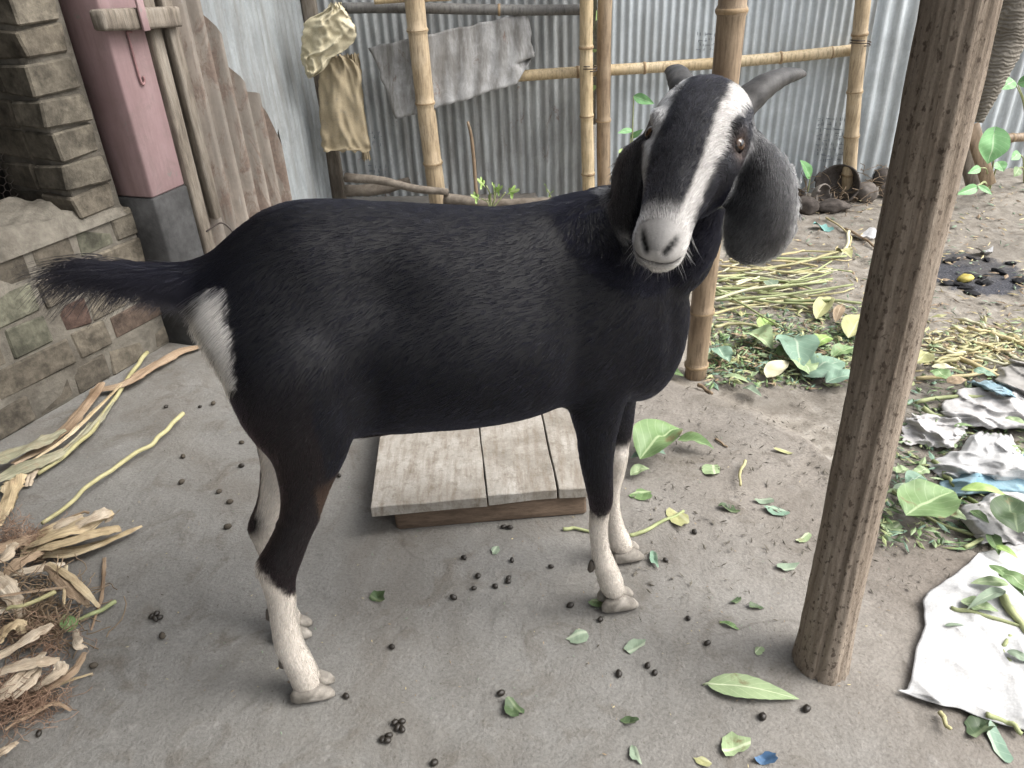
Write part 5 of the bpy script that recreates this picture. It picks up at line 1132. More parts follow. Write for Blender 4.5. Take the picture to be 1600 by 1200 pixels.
# ---- maize husk heap
hb_ = thing('maize_husk', 'large fanned straw coloured maize husk on top of the heap', 'corn husk', G(110, 850)); hbb = np.array(hb_.location)
for k, (px, w, m, lf) in enumerate([([(35, 858), (85, 838), (140, 815), (172, 800)], [7, 20, 19, 12], K_STRAW, [.012, .045, .05, .04]), ([(35, 862), (90, 850), (145, 836), (188, 826)], [7, 18, 17, 8], K_STRAW, [.012, .04, .042, .03]), ([(35, 866), (90, 864), (150, 852), (222, 822)], [6, 12, 10, 3], K_STRAW, [.01, .02, .018, .012]), ([(55, 838), (95, 818), (130, 808)], [5, 13, 8], K_PALE, [.02, .04, .045]), ([(120, 822), (150, 806), (168, 798)], [9, 14, 12], K_PALE, [.055, .065, .06]), ([(165, 815), (178, 806), (187, 797)], [5, 4, 2], K_PALE, [.04, .05, .07]), ([(38, 850), (80, 826), (128, 806)], [6, 12, 8], K_STRAW, [.01, .035, .03])]):
    blade(px, w, m, 0.55, lf, 'husk_leaf', parent=hb_, base=hbb)
grp = 'maize husks in the heap'
HK = [([(0, 858), (35, 846), (62, 838)], [14, 12, 5], K_BROWN, 'brown husk leaf behind the large fanned husk', [.03, .03, .02]), ([(0, 905), (30, 880), (66, 862)], [10, 14, 7], K_BROWN, 'rolled brown husk left of the fanned husk', [.03, .045, .03]), ([(-5, 900), (35, 893), (78, 885), (100, 880)], [8, 11, 9, 4], K_PALE, 'flat pale husk leaf lying under the fanned husk', [.03, .03, .03, .02]),
      ([(68, 882), (95, 902), (120, 925), (140, 948)], [4, 12, 13, 3], K_BROWN, 'broad brown husk bent to the right below the fanned husk', [.03, .05, .04, .01]), ([(75, 880), (105, 898), (135, 925), (155, 948)], [3, 6, 7, 3], K_STRAW, 'narrow straw husk along the edge of the broad brown one', [.05, .06, .045, .01]), ([(-10, 895), (12, 918), (28, 945), (32, 970)], [8, 14, 12, 4], K_PALE, 'smooth pale oval husk at the left edge', [.04, .055, .04, .02]),
      ([(-10, 955), (25, 950), (50, 946)], [9, 9, 5], K_PALE, 'short pale husk beneath the smooth oval one', [.03, .03, .02]), ([(-15, 1032), (25, 1010), (55, 990), (82, 976)], [8, 9, 10, 6], K_PALE, 'long pale husk with a rounded tip slanting up from the left edge', [.05, .06, .065, .06]), ([(-15, 1055), (30, 1040), (65, 1034), (93, 1032)], [10, 11, 9, 6], K_PALE, 'pale husk with rounded tip lying below the slanting one', [.05, .06, .06, .05]),
      ([(-10, 1098), (20, 1070), (50, 1042), (68, 1020)], [12, 16, 12, 5], K_PALE, 'wide pinkish pale husk spread at the lower left', [.03, .045, .04, .03]), ([(20, 1090), (48, 1066), (62, 1044)], [8, 8, 4], K_PALE, 'narrow pale husk beside the wide pinkish one', [.04, .05, .04]), ([(45, 1080), (75, 1062), (95, 1048), (92, 1036)], [7, 12, 12, 7], K_PALE, 'curled pale husk at the right end of the lower pile', [.02, .045, .05, .05]),
      ([(40, 1092), (80, 1070), (115, 1048), (132, 1020)], [4, 9, 8, 4], K_BROWN, 'brown husk pointing right past the curled pale one', [.015, .03, .035, .03]), ([(60, 1082), (100, 1066), (145, 1052)], [2.5, 3.5, 2], K_STRAW, 'thin straw shred on the floor right of the lower pile', [.004, .006, .004]), ([(-10, 1180), (10, 1172), (24, 1160)], [9, 10, 5], K_PALE, 'pale husk tip at the bottom left edge', [.02, .03, .02]),
      ([(104, 884), (101, 910), (100, 945)], [2.2, 3, 2], K_STRAW, 'upright thin straw strip in the middle of the heap', [.05, .05, .04]), ([(163, 872), (162, 900), (158, 935), (142, 985)], [3, 3.4, 3, 1.5], K_BROWN, 'long narrow brown strip lying beside the heap on the floor', [.006, .008, .008, .004]), ([(0, 932), (45, 925), (105, 917)], [3, 3, 2], K_BROWN, 'dark thin stalk across the middle of the heap', [.06, .06, .06]),
      ([(0, 1000), (8, 985), (28, 975), (35, 990)], [12, 10, 10, 6], K_STRAW, 'curled straw coloured husk at the left edge in the middle', [.03, .045, .05, .03]), ([(8, 1140), (40, 1120), (85, 1100), (112, 1110)], [3, 5, 4, 2], K_BROWN, 'thin brown shred below the pale husks', [.02, .02, .015, .006]), ([(118, 985), (122, 1005), (135, 1012)], [4, 8, 5], K_PALE, 'tiny pale curl of husk at the right tip of the pile', [.02, .045, .03]), ([(-10, 880), (10, 868), (20, 850)], [10, 11, 8], K_PALE, 'cupped pale husk at the upper left of the heap', [.05, .06, .05])]
for px, w, m, lb_, lf in HK: blade(px, w, m, 0.6, lf, 'maize_husk', lb_, grp)
stem([(178, 941), (150, 956), (98, 978)], 0.0045, S_GREEN, 'short green grey stalk beside the husk heap', lift=0.006)
stem([(85, 925), (40, 945), (10, 952)], 0.0045, S_YEL, 'short yellow stalk lying in the husk heap', lift=0.055)
stem([(140, 800), (120, 805), (60, 830)], 0.003, S_BROWN, 'thin dark twig behind the fanned husk', lift=0.02)
# maize silk
def tangle(name, spots, n, m, label, r=0.0006, ln=0.05):
    mb = MB()
    for k in range(n):
        cx, cy, sx_, sy_, hz = spots[k % len(spots)]; c = G(random.gauss(cx, sx_), random.gauss(cy, sy_)); p = c + UPZ * random.uniform(0.004, hz); d = rng.standard_normal(3); d[2] *= 0.35; d = unit(d); pts = [p]; L = random.uniform(0.5, 1.2) * ln
        for i in range(6): d = unit(d + rng.standard_normal(3) * np.array([0.5, 0.5, 0.2])); p = p + d * L / 6; p[2] = max(p[2], zg(p[0], p[1]) + 0.001); pts.append(p)
        mb.add(*sweep(pts, r, 3, caps=False))
    o = mk(name, mb.v, mb.f, m); rebase(o); return tag(o, label, 'maize silk', kind='stuff')
M_SILK = simple('maize_silk', [(0.19, 0.12, 0.08), (0.33, 0.215, 0.15), (0.42, 0.30, 0.21)], 20, 0.6)
tangle('maize_silk', [(60, 1005, 30, 14, .04), (20, 850, 22, 10, .05), (70, 862, 20, 10, .04)], 560, M_SILK, 'reddish brown maize silk tangled between the husks')
tangle('maize_silk', [(25, 1112, 26, 20, .05), (55, 1095, 22, 12, .035)], 700, M_SILK, 'reddish maize silk clump at the lower left edge')
tangle('dry_stalk_litter', [(60, 945, 40, 20, .05), (70, 985, 30, 12, .03)], 260, S_BROWN, 'dark dry shreds in the middle of the husk heap', 0.0011, 0.08)
for k, (b, t_) in enumerate((((108, 990), (122, 968)), ((112, 985), (100, 962)), ((118, 992), (124, 1000)))): leaf(b, t_, 0.6, L_FRESH, 'tiny fresh green weed leaf beside the husk heap', 'weed leaves by the husk heap', z=0.02)
# ---- droppings
M_DUNG = simple('fresh_dropping', [(0.014, 0.011, 0.008), (0.03, 0.024, 0.017)], 60, 0.38, 0.4, 200, 0.001, spec=0.5)
M_DUNGD = simple('dry_dropping', [(0.06, 0.05, 0.04), (0.10, 0.085, 0.065)], 60, 0.85, 0.4, 200, 0.001)
_dm = []
for k in range(7):
    bm = bmesh.new(); bmesh.ops.create_icosphere(bm, subdivisions=2, radius=1.0)
    for q in bm.verts: p_ = np.array(q.co); s = 1 + 0.30 * float(vn3(p_ * 1.3 + k * 5)) ; q.co = Vector((p_[0] * 1.25 * s, p_[1] * 0.92 * s, p_[2] * 0.88 * s))
    a = bpy.data.meshes.new('dropping'); bm.to_mesh(a); bm.free(); a.materials.append(M_DUNG if k < 5 else M_DUNGD); a.polygons.foreach_set('use_smooth', [True] * len(a.polygons)); _dm.append(a)
def dropping(x, y, s=1.0, dry=False, up=0.0):
    o = obj('dropping', _dm[random.randrange(5, 7) if dry else random.randrange(5)]); p = G(x, y); r = 0.0058 * s; o.scale = (r, r, r); o.rotation_euler = (random.uniform(-.4, .4), random.uniform(-.4, .4), random.uniform(0, 6.3)); o.location = (p[0], p[1], p[2] + r * 0.75 + up)
    if dry: lb_ = 'dried brownish goat dropping on the floor left of the goat'
    elif up > 0: lb_ = 'dark dropping in the tight clump near the bottom edge' if x > 400 else 'dark dropping in the clump near the husk heap'
    elif x < 560: lb_ = 'single dark goat dropping on the floor around the hind legs'
    elif y < 960 and x < 1000: lb_ = 'dark goat dropping between the platform and the front hooves'
    elif x < 900: lb_ = 'single dark dropping on the bare floor in the bottom centre'
    elif x > 1150: lb_ = 'large dark dropping beside the big pale leaf'
    else: lb_ = 'small dark dropping on the floor between front hooves and wooden post'
    return tag(o, lb_, 'dropping', 'dried goat droppings left of the goat' if dry else 'goat droppings on the floor')
for x, y in [(709, 936), (747, 902), (741, 921), (774, 918), (794, 911), (795, 905), (725, 873), (800, 877), (787, 825), (797, 826), (861, 887), (891, 948), (938, 970), (613, 1013), (541, 1090), (783, 1086), (679, 1194), (967, 1055), (1012, 1042), (1023, 1053), (1105, 1007), (1075, 968), (1040, 877), (62, 1148), (313, 637), (260, 637), (1085, 833)]: dropping(x, y, random.uniform(0.85, 1.1))
for x, y, s in [(1260, 1110, 1.15), (1191, 1122, 1.1), (530, 745, 1), (378, 730, 1.1)]: dropping(x, y, s)
for x, y in [(255, 996), (287, 715), (357, 825), (378, 693), (285, 755), (334, 632), (343, 770), (148, 1042), (360, 786)]: dropping(x, y, random.uniform(1.0, 1.3), True)
for x, y in [(618, 1132), (629, 1130), (622, 1140), (629, 1143), (608, 1152), (598, 1158), (606, 1161), (238, 965), (246, 962), (252, 968), (244, 970)]: dropping(x, y, 0.95, False, random.uniform(0.0003, 0.003))
# ---- single leaves and scraps on the floor
leaf((1104, 1072), (1248, 1096), 0.34, L_PALE, 'large pale green leaf lying underside up in front of the wooden post', fold=0.12, curl=0.05, serr=0.025, lift=0.006, petiole=0.04, wav=0.2)
SCR = [((1147, 1165), 52, L_PALE, 'square torn strip of grey green leaf at the bottom edge', .9), ((1098, 1192), 36, L_YEL, 'yellow green leaf point cut by the bottom edge', .5), ((992, 1181), 40, L_GREY, 'pale bluish torn leaf at the bottom near the floor centre', .45), ((590, 935), 40, L_DARK, 'crumpled dark green leaf between the goat\'s legs', .55), ((802, 1110), 44, L_DARK, 'dark torn leaf in the bottom centre of the floor', .7), ((903, 998), 48, L_GREY, 'flattened grey green leaf smear below the front hoof', .6), ((990, 1012), 46, L_GREY, 'faint trodden leaf left of the single droppings', .45), ((650, 1103), 26, L_YEL, 'small yellow green leaf scrap near the dropping cluster', .7),
       ((938, 944), 44, L_FRESH, 'fresh leaf scrap touching the front hoof', .5), ((1022, 876), 50, L_TEAL, 'narrow bluish leaf strip lying right of the hooves', .3), ((985, 1128), 40, L_DARK, 'folded dark leaf with a raised edge at the lower centre', .55), ((1186, 1018), 22, L_PALE, 'small pale leaf scrap left of the wooden post foot', .8), ((1140, 978), 40, L_FRESH, 'bright leaf sliver left of the wooden post', .3), ((1118, 990), 34, L_GREY, 'dull leaf scrap beside the bright sliver', .5), ((1150, 940), 26, L_DARK, 'small curled dark leaf on the floor', .5), ((1180, 950), 30, L_DARK, 'crumpled dark leaf right of the small curled one', .5), ((1222, 934), 18, L_PALE, 'tiny pale leaf square near the wooden post', .9), ((1230, 888), 40, L_GREY, 'wrinkled grey leaf close to the wooden post', .6),
       ((1258, 830), 34, L_FRESH, 'small green leaf sprout beside the wooden post', .5), ((1256, 844), 40, L_PALE, 'flat pale leaf under the small sprout', .4), ((1152, 862), 22, L_GREY, 'pale flake of leaf between droppings and post', .7), ((1110, 735), 42, L_PALE, 'square pale green leaf piece right of the leaf bunch', .9), ((1122, 720), 22, L_PALE, 'small green piece touching the square one', .8), ((1060, 812), 60, L_YEL, 'broad yellowish leaf lying right of the front hooves', .6), ((1002, 775), 46, L_FRESH, 'green triangular leaf close behind the front leg', .7), ((1138, 796), 44, L_DARK, 'dark green folded leaf right of the yellowish one', .4), ((1160, 812), 40, L_PALE, 'pale underside of leaf beside the dark folded one', .6), ((1215, 800), 46, L_TEAL, 'bluish leaf blade right of the dark folded leaf', .55),
       ((1195, 785), 36, L_GREY, 'shrivelled leaf above the bluish blade', .5), ((1128, 765), 30, L_YEL, 'yellow green leaf scrap above the dark folded leaf', .6), ((1188, 730), 22, L_PALE, 'small pale leaf scrap in the mud behind the square piece', .8), ((1225, 707), 36, L_YEL, 'yellowish leaf flake in the mud left of the wooden post', .35), ((1325, 930), 24, L_PALE, 'pale scrap of leaf', .5), ((1322, 1147), 34, L_YEL, 'yellow green leaf scrap at the bottom right of the floor', .4), ((1395, 1097), 18, L_YEL, 'tiny yellow leaf scrap beside the white sack corner', .5), ((1390, 826), 40, L_PALE, 'green leaf scrap lying close right of the wooden post', .8), ((1530, 1135), 70, L_DARK, 'dark green leaf under the white sack edge', .6), ((1560, 1165), 80, L_TEAL, 'shiny green leaf below the white sack', .4), ((775, 862), 26, L_GREY, 'small trodden leaf near the platform', .6), ((905, 862), 22, L_DARK, 'small dark leaf behind the front hoof', .6), ((870, 662), 14, L_PALE, 'tiny leaf scrap on the plank platform', .6)]
SCR = [q for q in SCR if q[0] not in ((1325, 930), (870, 662))]
DROP = [(1258, 830), (1152, 862), (1122, 720), (1128, 765), (1188, 730), (1222, 934), (1118, 990), (650, 1103), (1322, 1147), (1395, 1097), (1160, 812), (905, 862)]
for c_, s, m, lb_, asp in [q for q in SCR if q[0] not in DROP]: frag(c_, s * 0.85, m, lb_, asp, curl=0.5 if m is L_DARK else 0.30)
# leaf bunch behind the front legs
for b, t_, wf, m, lb_, zz in [((1000, 720), (1062, 672), .75, L_FRESH, 'large folded green leaf on top of the bunch behind the front legs', .04), ((1058, 690), (1116, 704), .5, L_FRESH, 'bright leaf tip pointing right out of the bunch', .015), ((1040, 712), (985, 718), .6, L_TEAL, 'green leaf curled towards the front leg in the bunch', .03), ((985, 745), (1015, 735), .7, L_PALE, 'small pale leaf at the left end of the bunch', .01), ((965, 690), (985, 665), .6, L_FRESH, 'green leaf half hidden behind the front leg', .01)]: leaf(b, t_, wf, m, lb_, 'leaves of the bunch behind the front legs', z=zz, fold=0.5, curl=0.12)
stem([(982, 838), (1010, 832), (1032, 818), (1068, 800)], 0.0045, S_GREEN, 'forked pale green stem lying beside the far front hoof')
stem([(880, 830), (898, 828), (925, 832)], 0.004, S_GREEN, 'short green stem between the platform and the front leg')
stem([(1165, 718), (1158, 735), (1156, 758)], 0.004, S_YEL, 'small crooked stem standing in the mud behind the dark leaf', lift=0.012)
stem([(1118, 688), (1128, 694), (1136, 700)], 0.003, S_BROWN, 'tiny dry twig in the mud right of the leaf bunch')
# ---- heap of stripped stems in the yard
grp = 'stripped stems heaped in the yard'; SLB = {'stem_pale_green': ('long pale green stem in the heap right of the goat\'s chest', 'short pale green stem in the heap right of the goat\'s chest'), 'stem_white': ('long whitish stem in the heap right of the goat\'s chest', 'short whitish stem in the heap right of the goat\'s chest'), 'stem_yellow': ('long yellowish stem in the heap right of the goat\'s chest', 'short yellowish stem in the heap right of the goat\'s chest'), 'straw': ('', 'short straw coloured stem in the heap right of the goat\'s chest')}; lbl = 'pale stripped stem lying in the heap right of the goat\'s chest'
SP = [((1128, 418), (1230, 396), (1310, 392)), ((1135, 424), (1240, 412), (1330, 388)), ((1120, 440), (1200, 420), (1290, 402)), ((1115, 432), (1180, 428), (1300, 420)), ((1110, 450), (1200, 452), (1300, 436)), ((1118, 462), (1210, 448), (1290, 440)), ((1120, 470), (1230, 460), (1332, 444)), ((1150, 452), (1250, 460), (1330, 446)), ((1112, 456), (1190, 470), (1280, 476)), ((1115, 480), (1200, 466), (1260, 462)), ((1120, 452), (1170, 482), (1222, 512)), ((1116, 478), (1160, 490), (1188, 494)), ((1118, 500), (1150, 502), (1186, 512)), ((1110, 492), (1170, 476), (1240, 468)), ((1140, 408), (1220, 424), (1290, 426)), ((1150, 400), (1240, 404), (1322, 400)), ((1225, 470), (1280, 470), (1345, 472)), ((1200, 456), (1260, 432), (1300, 408)), ((1125, 436), (1210, 436), (1270, 452)), ((1180, 432), (1250, 440), (1300, 424)), ((1115, 468), (1170, 452), (1220, 444)), ((1115, 512), (1140, 506), (1200, 512)), ((1130, 448), (1180, 446), (1240, 452)), ((1140, 462), (1200, 478), (1270, 486))]
for k, px in enumerate(SP):
    m_ = random.choice([S_GREEN, S_GREEN, S_WHITE, S_YEL]); stem(px, random.uniform(0.0035, 0.0062), m_, SLB[m_.name][0], lift=random.uniform(0.004, 0.035), group=grp)
for k in range(64):
    x, y = random.uniform(1112, 1290), random.uniform(398, 480); dx = random.uniform(35, 80) * random.choice((-1, 1)); dy = random.uniform(-16, 12); stem([(x, y), (x + dx * .5, y + dy * .5 + random.uniform(-4, 4)), (x + dx, y + dy)], random.uniform(0.0025, 0.0045), (m_ := random.choice([S_GREEN, S_WHITE, S_YEL, S_STRAW, S_WHITE])), SLB[m_.name][1], lift=random.uniform(0.0, 0.025), group=grp, seg=6)
stem([(1240, 482), (1262, 484), (1290, 473)], 0.009, S_WHITE, 'short thick white stalk piece lying apart on the mud')
stem([(1300, 404), (1318, 396), (1325, 382)], 0.008, S_WHITE, 'white stalk end standing up at the far end of the stem heap', rise=0.05)
for k, (b, t_, wf, m, lb_) in enumerate([((1165, 525), (1206, 548), .95, L_PALE, 'pale green broad leaf in front of the stem heap'), ((1240, 530), (1250, 580), .7, L_TEAL, 'bluish upright folded leaf left of the post in the leaf pile'), ((1198, 592), (1232, 566), .55, S_WHITE, 'creamy white oval pod on the near edge of the leaf pile'), ((1255, 590), (1320, 568), .75, L_TEAL, 'large bluish leaf at the near edge of the pile by the post'), ((1290, 600), (1345, 590), .7, L_TEAL, 'bluish leaf partly hidden by the post'), ((1130, 590), (1170, 600), .4, L_PALE, 'long pale leaf on the mud right of the bamboo foot'), ((1160, 608), (1190, 622), .5, L_GREY, 'faded leaf trodden into the mud below the pod'), ((1040, 580), (1068, 590), .6, L_FRESH, 'green leaf left of the bamboo foot'), ((1118, 545), (1140, 568), .9, L_TEAL, 'round bluish leaf touching the bamboo foot'), ((1270, 545), (1300, 530), .7, L_LIME, 'lime green leaf high in the leaf pile'), ((1190, 515), (1205, 500), .7, L_LIME, 'small lime leaf in front of the stem heap'), ((1275, 500), (1300, 466), .35, L_YEL, 'yellow leaf strip behind the leaf pile'), ((1305, 505), (1316, 480), .3, L_DRY, 'dry pinkish leaf standing at the back of the pile'), ((1325, 530), (1350, 495), .5, L_YEL, 'creamy yellow leaf against the post'), ((1245, 560), (1268, 590), .8, L_PALE, 'pale flat leaf in the middle of the pile edge'), ((1210, 450), (1195, 440), .9, L_GREY, 'grey leaf caught in the stem heap'), ((1310, 395), (1330, 405), .9, L_YEL, 'yellow green leaf at the far end of the stem heap'), ((1300, 560), (1335, 545), .6, L_FRESH, 'green leaf above the large bluish one'), ((1220, 560), (1240, 545), .8, L_FRESH, 'small green leaf left of the upright folded one')]): leaf(b, t_, wf, m, lb_, z=random.uniform(.01, .03), fold=random.uniform(.1, .5), curl=random.uniform(.02, .15))
# fine litter: nobody could count it
def litter(name, n, fx, mats, label, smin, smax, flat=0.35, cat='plant litter'):
    mbs = [MB() for _ in mats]
    for k in range(n):
        x, y = fx(); 
        p = G(x, y); s = random.uniform(smin, smax); a = random.uniform(0, 6.28); d = np.array([math.cos(a), math.sin(a), random.uniform(-flat, flat)]); l_ = np.array([-math.sin(a), math.cos(a), random.uniform(-flat, flat)]) * random.uniform(0.1, 0.6); c = p + UPZ * (0.003 + random.random() ** 2 * smax * 0.8)
        V = [c - d * s, c + l_ * s * 0.7 - d * s * 0.2, c + d * s, c - l_ * s * 0.7 + d * s * 0.1, c + UPZ * s * 0.18]
        for q in V: q[2] = max(q[2], zg(q[0], q[1]) + 0.001)
        mbs[k % len(mats)].add(V, [(0, 1, 4), (1, 2, 4), (2, 3, 4), (3, 0, 4)])
    V = []; Fq = []; mi = []
    for j, b in enumerate(mbs): o = len(V); V += b.v; Fq += [tuple(i + o for i in f) for f in b.f]; mi += [j] * len(b.f)
    me_ = mesh(name, V, Fq, None, False, uv=[(0.3, 0.3)] * len(V)); [me_.materials.append(q) for q in mats]; me_.polygons.foreach_set('material_index', mi); ob = obj(name, me_); rebase(ob); return tag(ob, label, cat, kind='stuff')
litter('plant_litter', 2600, lambda: (random.uniform(1105, 1360), random.triangular(470, 612, 560)), [L_FRESH, L_PALE, L_YEL, L_DRY, S_GREEN, L_TEAL, L_DARK], 'chopped leaves and stems scattered over the muddy yard', 0.004, 0.022)
litter('plant_litter', 900, lambda: (random.uniform(1420, 1640), random.gauss(545, 22)), [S_YEL, S_STRAW, L_YEL, L_DRY, S_WHITE, L_PALE], 'yellow chaff spread right of the wooden post', 0.005, 0.024)
litter('plant_litter', 1200, lambda: (random.uniform(1375, 1640), random.uniform(590, 860)), [L_FRESH, L_PALE, L_DARK, S_GREEN, L_TEAL], 'green scraps among the old sacks', 0.004, 0.02)
litter('plant_litter', 900, lambda: (random.uniform(1150, 1640), random.uniform(290, 500)), [L_DRY, S_BROWN, L_GREY, S_STRAW], 'dry crumbs and twigs on the far yard', 0.004, 0.02)
litter('floor_crumbs', 650, lambda: (random.uniform(-20, 1620), random.triangular(560, 1215, 950)), [S_BROWN, L_DRY, L_GREY, M_DUNGD, S_STRAW], 'tiny crumbs and chaff on the floor', 0.0012, 0.0042)
litter('mud_crumbs', 1600, lambda: (random.uniform(980, 1640), random.triangular(400, 1000, 650)), [M_MORTAR], 'small crumbs of mud on the yard', 0.002, 0.008, 0.8, 'mud')
# yellow stalks right of the post
grp = 'yellow stalks right of the wooden post'
for k in range(34):
    x, y = random.uniform(1450, 1610), random.gauss(548, 16); dx = random.uniform(18, 55); dy = random.uniform(-12, 14); stem([(x, y), (x + dx * .5, y + dy * .5 + random.uniform(-3, 3)), (x + dx, y + dy)], random.uniform(0.003, 0.006), (m_ := random.choice([S_YEL, S_STRAW, S_YEL, S_WHITE])), {'stem_yellow': 'yellow', 'straw': 'straw brown', 'stem_white': 'cream white'}[m_.name] + ' stalk in the strewn straw right of the wooden post', lift=random.uniform(0.002, 0.03), group=grp, seg=6)
for px, r, m, lb_ in [([(1545, 518), (1580, 532), (1625, 548)], .009, S_STRAW, 'thick pale stalk at the back of the yellow straw'), ([(1500, 498), (1520, 503), (1540, 512)], .006, S_WHITE, 'white twig on the mud behind the yellow straw'), ([(1430, 626), (1500, 620), (1560, 624), (1596, 634)], .006, S_GREEN, 'long green stalk crossing the upper sacks'), ([(1440, 640), (1475, 652), (1520, 667)], .007, S_GREEN, 'thick yellow green stalk lying on the grey sack'), ([(1430, 590), (1500, 588), (1560, 578)], .006, S_STRAW, 'straw coloured stalk above the sacks'), ([(1480, 548), (1520, 570), (1570, 590)], .008, S_STRAW, 'flattened brown stalk in the straw'), ([(1458, 718), (1474, 736), (1484, 752), (1496, 762)], .006, S_GREEN, 'bent green stalk above the big green leaf'), ([(1396, 768), (1450, 810), (1520, 836), (1545, 838)], .004, S_GREEN, 'thin green stalk lying along the edge of the sacks'), ([(1505, 855), (1545, 838), (1580, 812), (1610, 780)], .0045, S_GREEN, 'pale thin stalk rising to the right edge by the white sack'), ([(1510, 775), (1540, 800), (1562, 826)], .006, S_DARK, 'dark stalk under the two big leaves'), ([(1555, 745), (1580, 770), (1610, 800)], .005, S_DARK, 'dark green stalk over the blue sack'), ([(1568, 930), (1585, 960), (1604, 990)], .008, S_GREEN, 'thick green stalk on the white sack'), ([(1484, 949), (1530, 960), (1605, 982)], .0045, S_GREEN, 'leaf stalk lying across the white sack'), ([(1580, 995), (1568, 1008), (1566, 1020), (1580, 1036)], .004, S_GREEN, 'curly green tendril on the white sack'), ([(1470, 1110), (1476, 1128), (1484, 1140)], .004, S_YEL, 'small hooked stem peeping out under the white sack'), ([(1540, 1115), (1570, 1126), (1600, 1145)], .005, S_GREEN, 'green stem along the lower hem of the white sack'), ([(1320, 356), (1345, 370), (1370, 386)], .006, S_BROWN, 'dark twig on the yard behind the stem heap'), ([(1290, 340), (1310, 352), (1330, 372), (1328, 385)], .004, S_STRAW, 'thin bent straw in front of the coconut shells'), ([(1090, 600), (1100, 607), (1112, 615)], .006, S_BROWN, 'dark root sticking out at the bamboo foot')]: stem(px, r, m, lb_, lift=0.008 if r < .012 else 0.012)
# ---- old sacks on the ground
def rd(x, y): return (1 - 2 * abs(float(vn2(x, y)))) ** 4
def cloth(name, left, right, m, label, nv_=46, nu_=46, amp=0.02, z0=0.004, seed=0.0, fold=0.0, edge=0.002, cat='sack', group=None, drape=1.0):
    Lp = catmull(np.array(left, float), 8); Rp = catmull(np.array(right, float), 8); V = []; Fq = []; uv = []
    for j in range(nv_ + 1):
        q = j / nv_; a = np.array([np.interp(q, np.linspace(0, 1, len(Lp)), Lp[:, c]) for c in (0, 1)]); b = np.array([np.interp(q, np.linspace(0, 1, len(Rp)), Rp[:, c]) for c in (0, 1)])
        for i in range(nu_ + 1):
            u = i / nu_; a_ = a + np.array([5.0, 4.0]) * float(vn2(q * 14 + seed, 2.0)) * 1.6; b_2 = b + np.array([5.0, 4.0]) * float(vn2(q * 13 + seed, 7.0)) * 1.6; ce = (a_ * (1 - u) + b_2 * u) + np.array([0, 6.0]) * float(vn2(u * 12 + seed, 4.0)) * (2 * q - 1) ** 2; p = G(*ce); x, y = p[0], p[1]; ed = min(1.0, min(u, 1 - u, q, 1 - q) * 9)
            ca2, sa2 = math.cos(seed * 1.3), math.sin(seed * 1.3); xa, ya = x * ca2 - y * sa2, x * sa2 + y * ca2
            h = 0.62 * amp * (0.75 * rd(xa * 3.5 + seed, ya * 11) + 0.45 * rd(xa * 16, ya * 8 + seed) + 0.5 * (float(vn2(x * 5 + seed, y * 5 + 5)) + 0.3) + 0.25 * rd(x * 24, y * 30 + seed)) * (0.35 + 0.65 * ed) + fold * math.exp(-((u - 0.06) / 0.05) ** 2)
            p = at_z(*ce, p[2] + 0.003 + (z0 * sstep(0, 0.3, min(u, 1 - u, q, 1 - q)) if z0 > 0.015 else z0) + max(0, h)); V.append(p); uv.append((u * 0.5, q * 0.5))
    for j in range(nv_):
        for i in range(nu_): k = j * (nu_ + 1) + i; Fq.append((k, k + 1, k + nu_ + 2, k + nu_ + 1))
    o = mk(name, V, Fq, m, uv=uv); rebase(o); s = o.modifiers.new('thick', 'SOLIDIFY'); s.thickness = edge; s.offset = 1; return tag(o, label, cat, group)
cloth('woven_sack', [(1530, 864), (1498, 896), (1450, 924), (1446, 960), (1437, 1000), (1424, 1062), (1404, 1080)], [(1720, 800), (1740, 880), (1760, 960), (1770, 1040), (1775, 1100), (1780, 1160), (1790, 1200)], M_WSACK, 'large white woven sack spread flat at the lower right', 80, 80, 0.020, 0.006, 1.0)
cloth('woven_sack', [(1425, 648), (1412, 668), (1408, 690)], [(1505, 650), (1512, 672), (1486, 704)], M_GSACK, 'crumpled grey white sack touching the wooden post', amp=0.05, seed=4.0)
cloth('woven_sack', [(1500, 612), (1470, 640), (1500, 668)], [(1640, 600), (1640, 640), (1640, 672)], M_GSACK, 'pinkish grey sack behind the crumpled one', amp=0.05, seed=7.0, z0=0.008)
cloth('woven_sack', [(1512, 596), (1530, 606), (1560, 616)], [(1570, 598), (1590, 612), (1602, 630)], M_BSACK, 'small blue and white sack corner by the yellow straw', amp=0.04, seed=2.0, z0=0.03)
cloth('woven_sack', [(1528, 672), (1500, 700), (1450, 722), (1470, 748)], [(1580, 680), (1600, 710), (1650, 740), (1650, 770)], M_WSACK, 'white sack fold above the blue printed one', amp=0.045, seed=9.0, z0=0.02)
cloth('woven_sack', [(1500, 738), (1470, 756), (1480, 775)], [(1660, 690), (1660, 740), (1660, 775)], M_BSACK, 'blue printed sack lying behind the two big leaves', amp=0.03, seed=5.0, z0=0.02)
cloth('woven_sack', [(1560, 768), (1500, 800), (1530, 845)], [(1660, 770), (1660, 810), (1660, 850)], M_GSACK, 'dirty grey sack below the blue printed one', amp=0.04, seed=6.0, z0=0.006)
cloth('plastic_sheet', [(1580, 560), (1556, 590), (1580, 625)], [(1680, 550), (1680, 600), (1680, 640)], simple('grey_plastic', [(0.27, 0.255, 0.235), (0.40, 0.385, 0.36)], 12, 0.45, spec=0.5), 'crumpled greyish plastic sheet at the right edge by the straw', amp=0.06, seed=3.0, cat='plastic sheet')
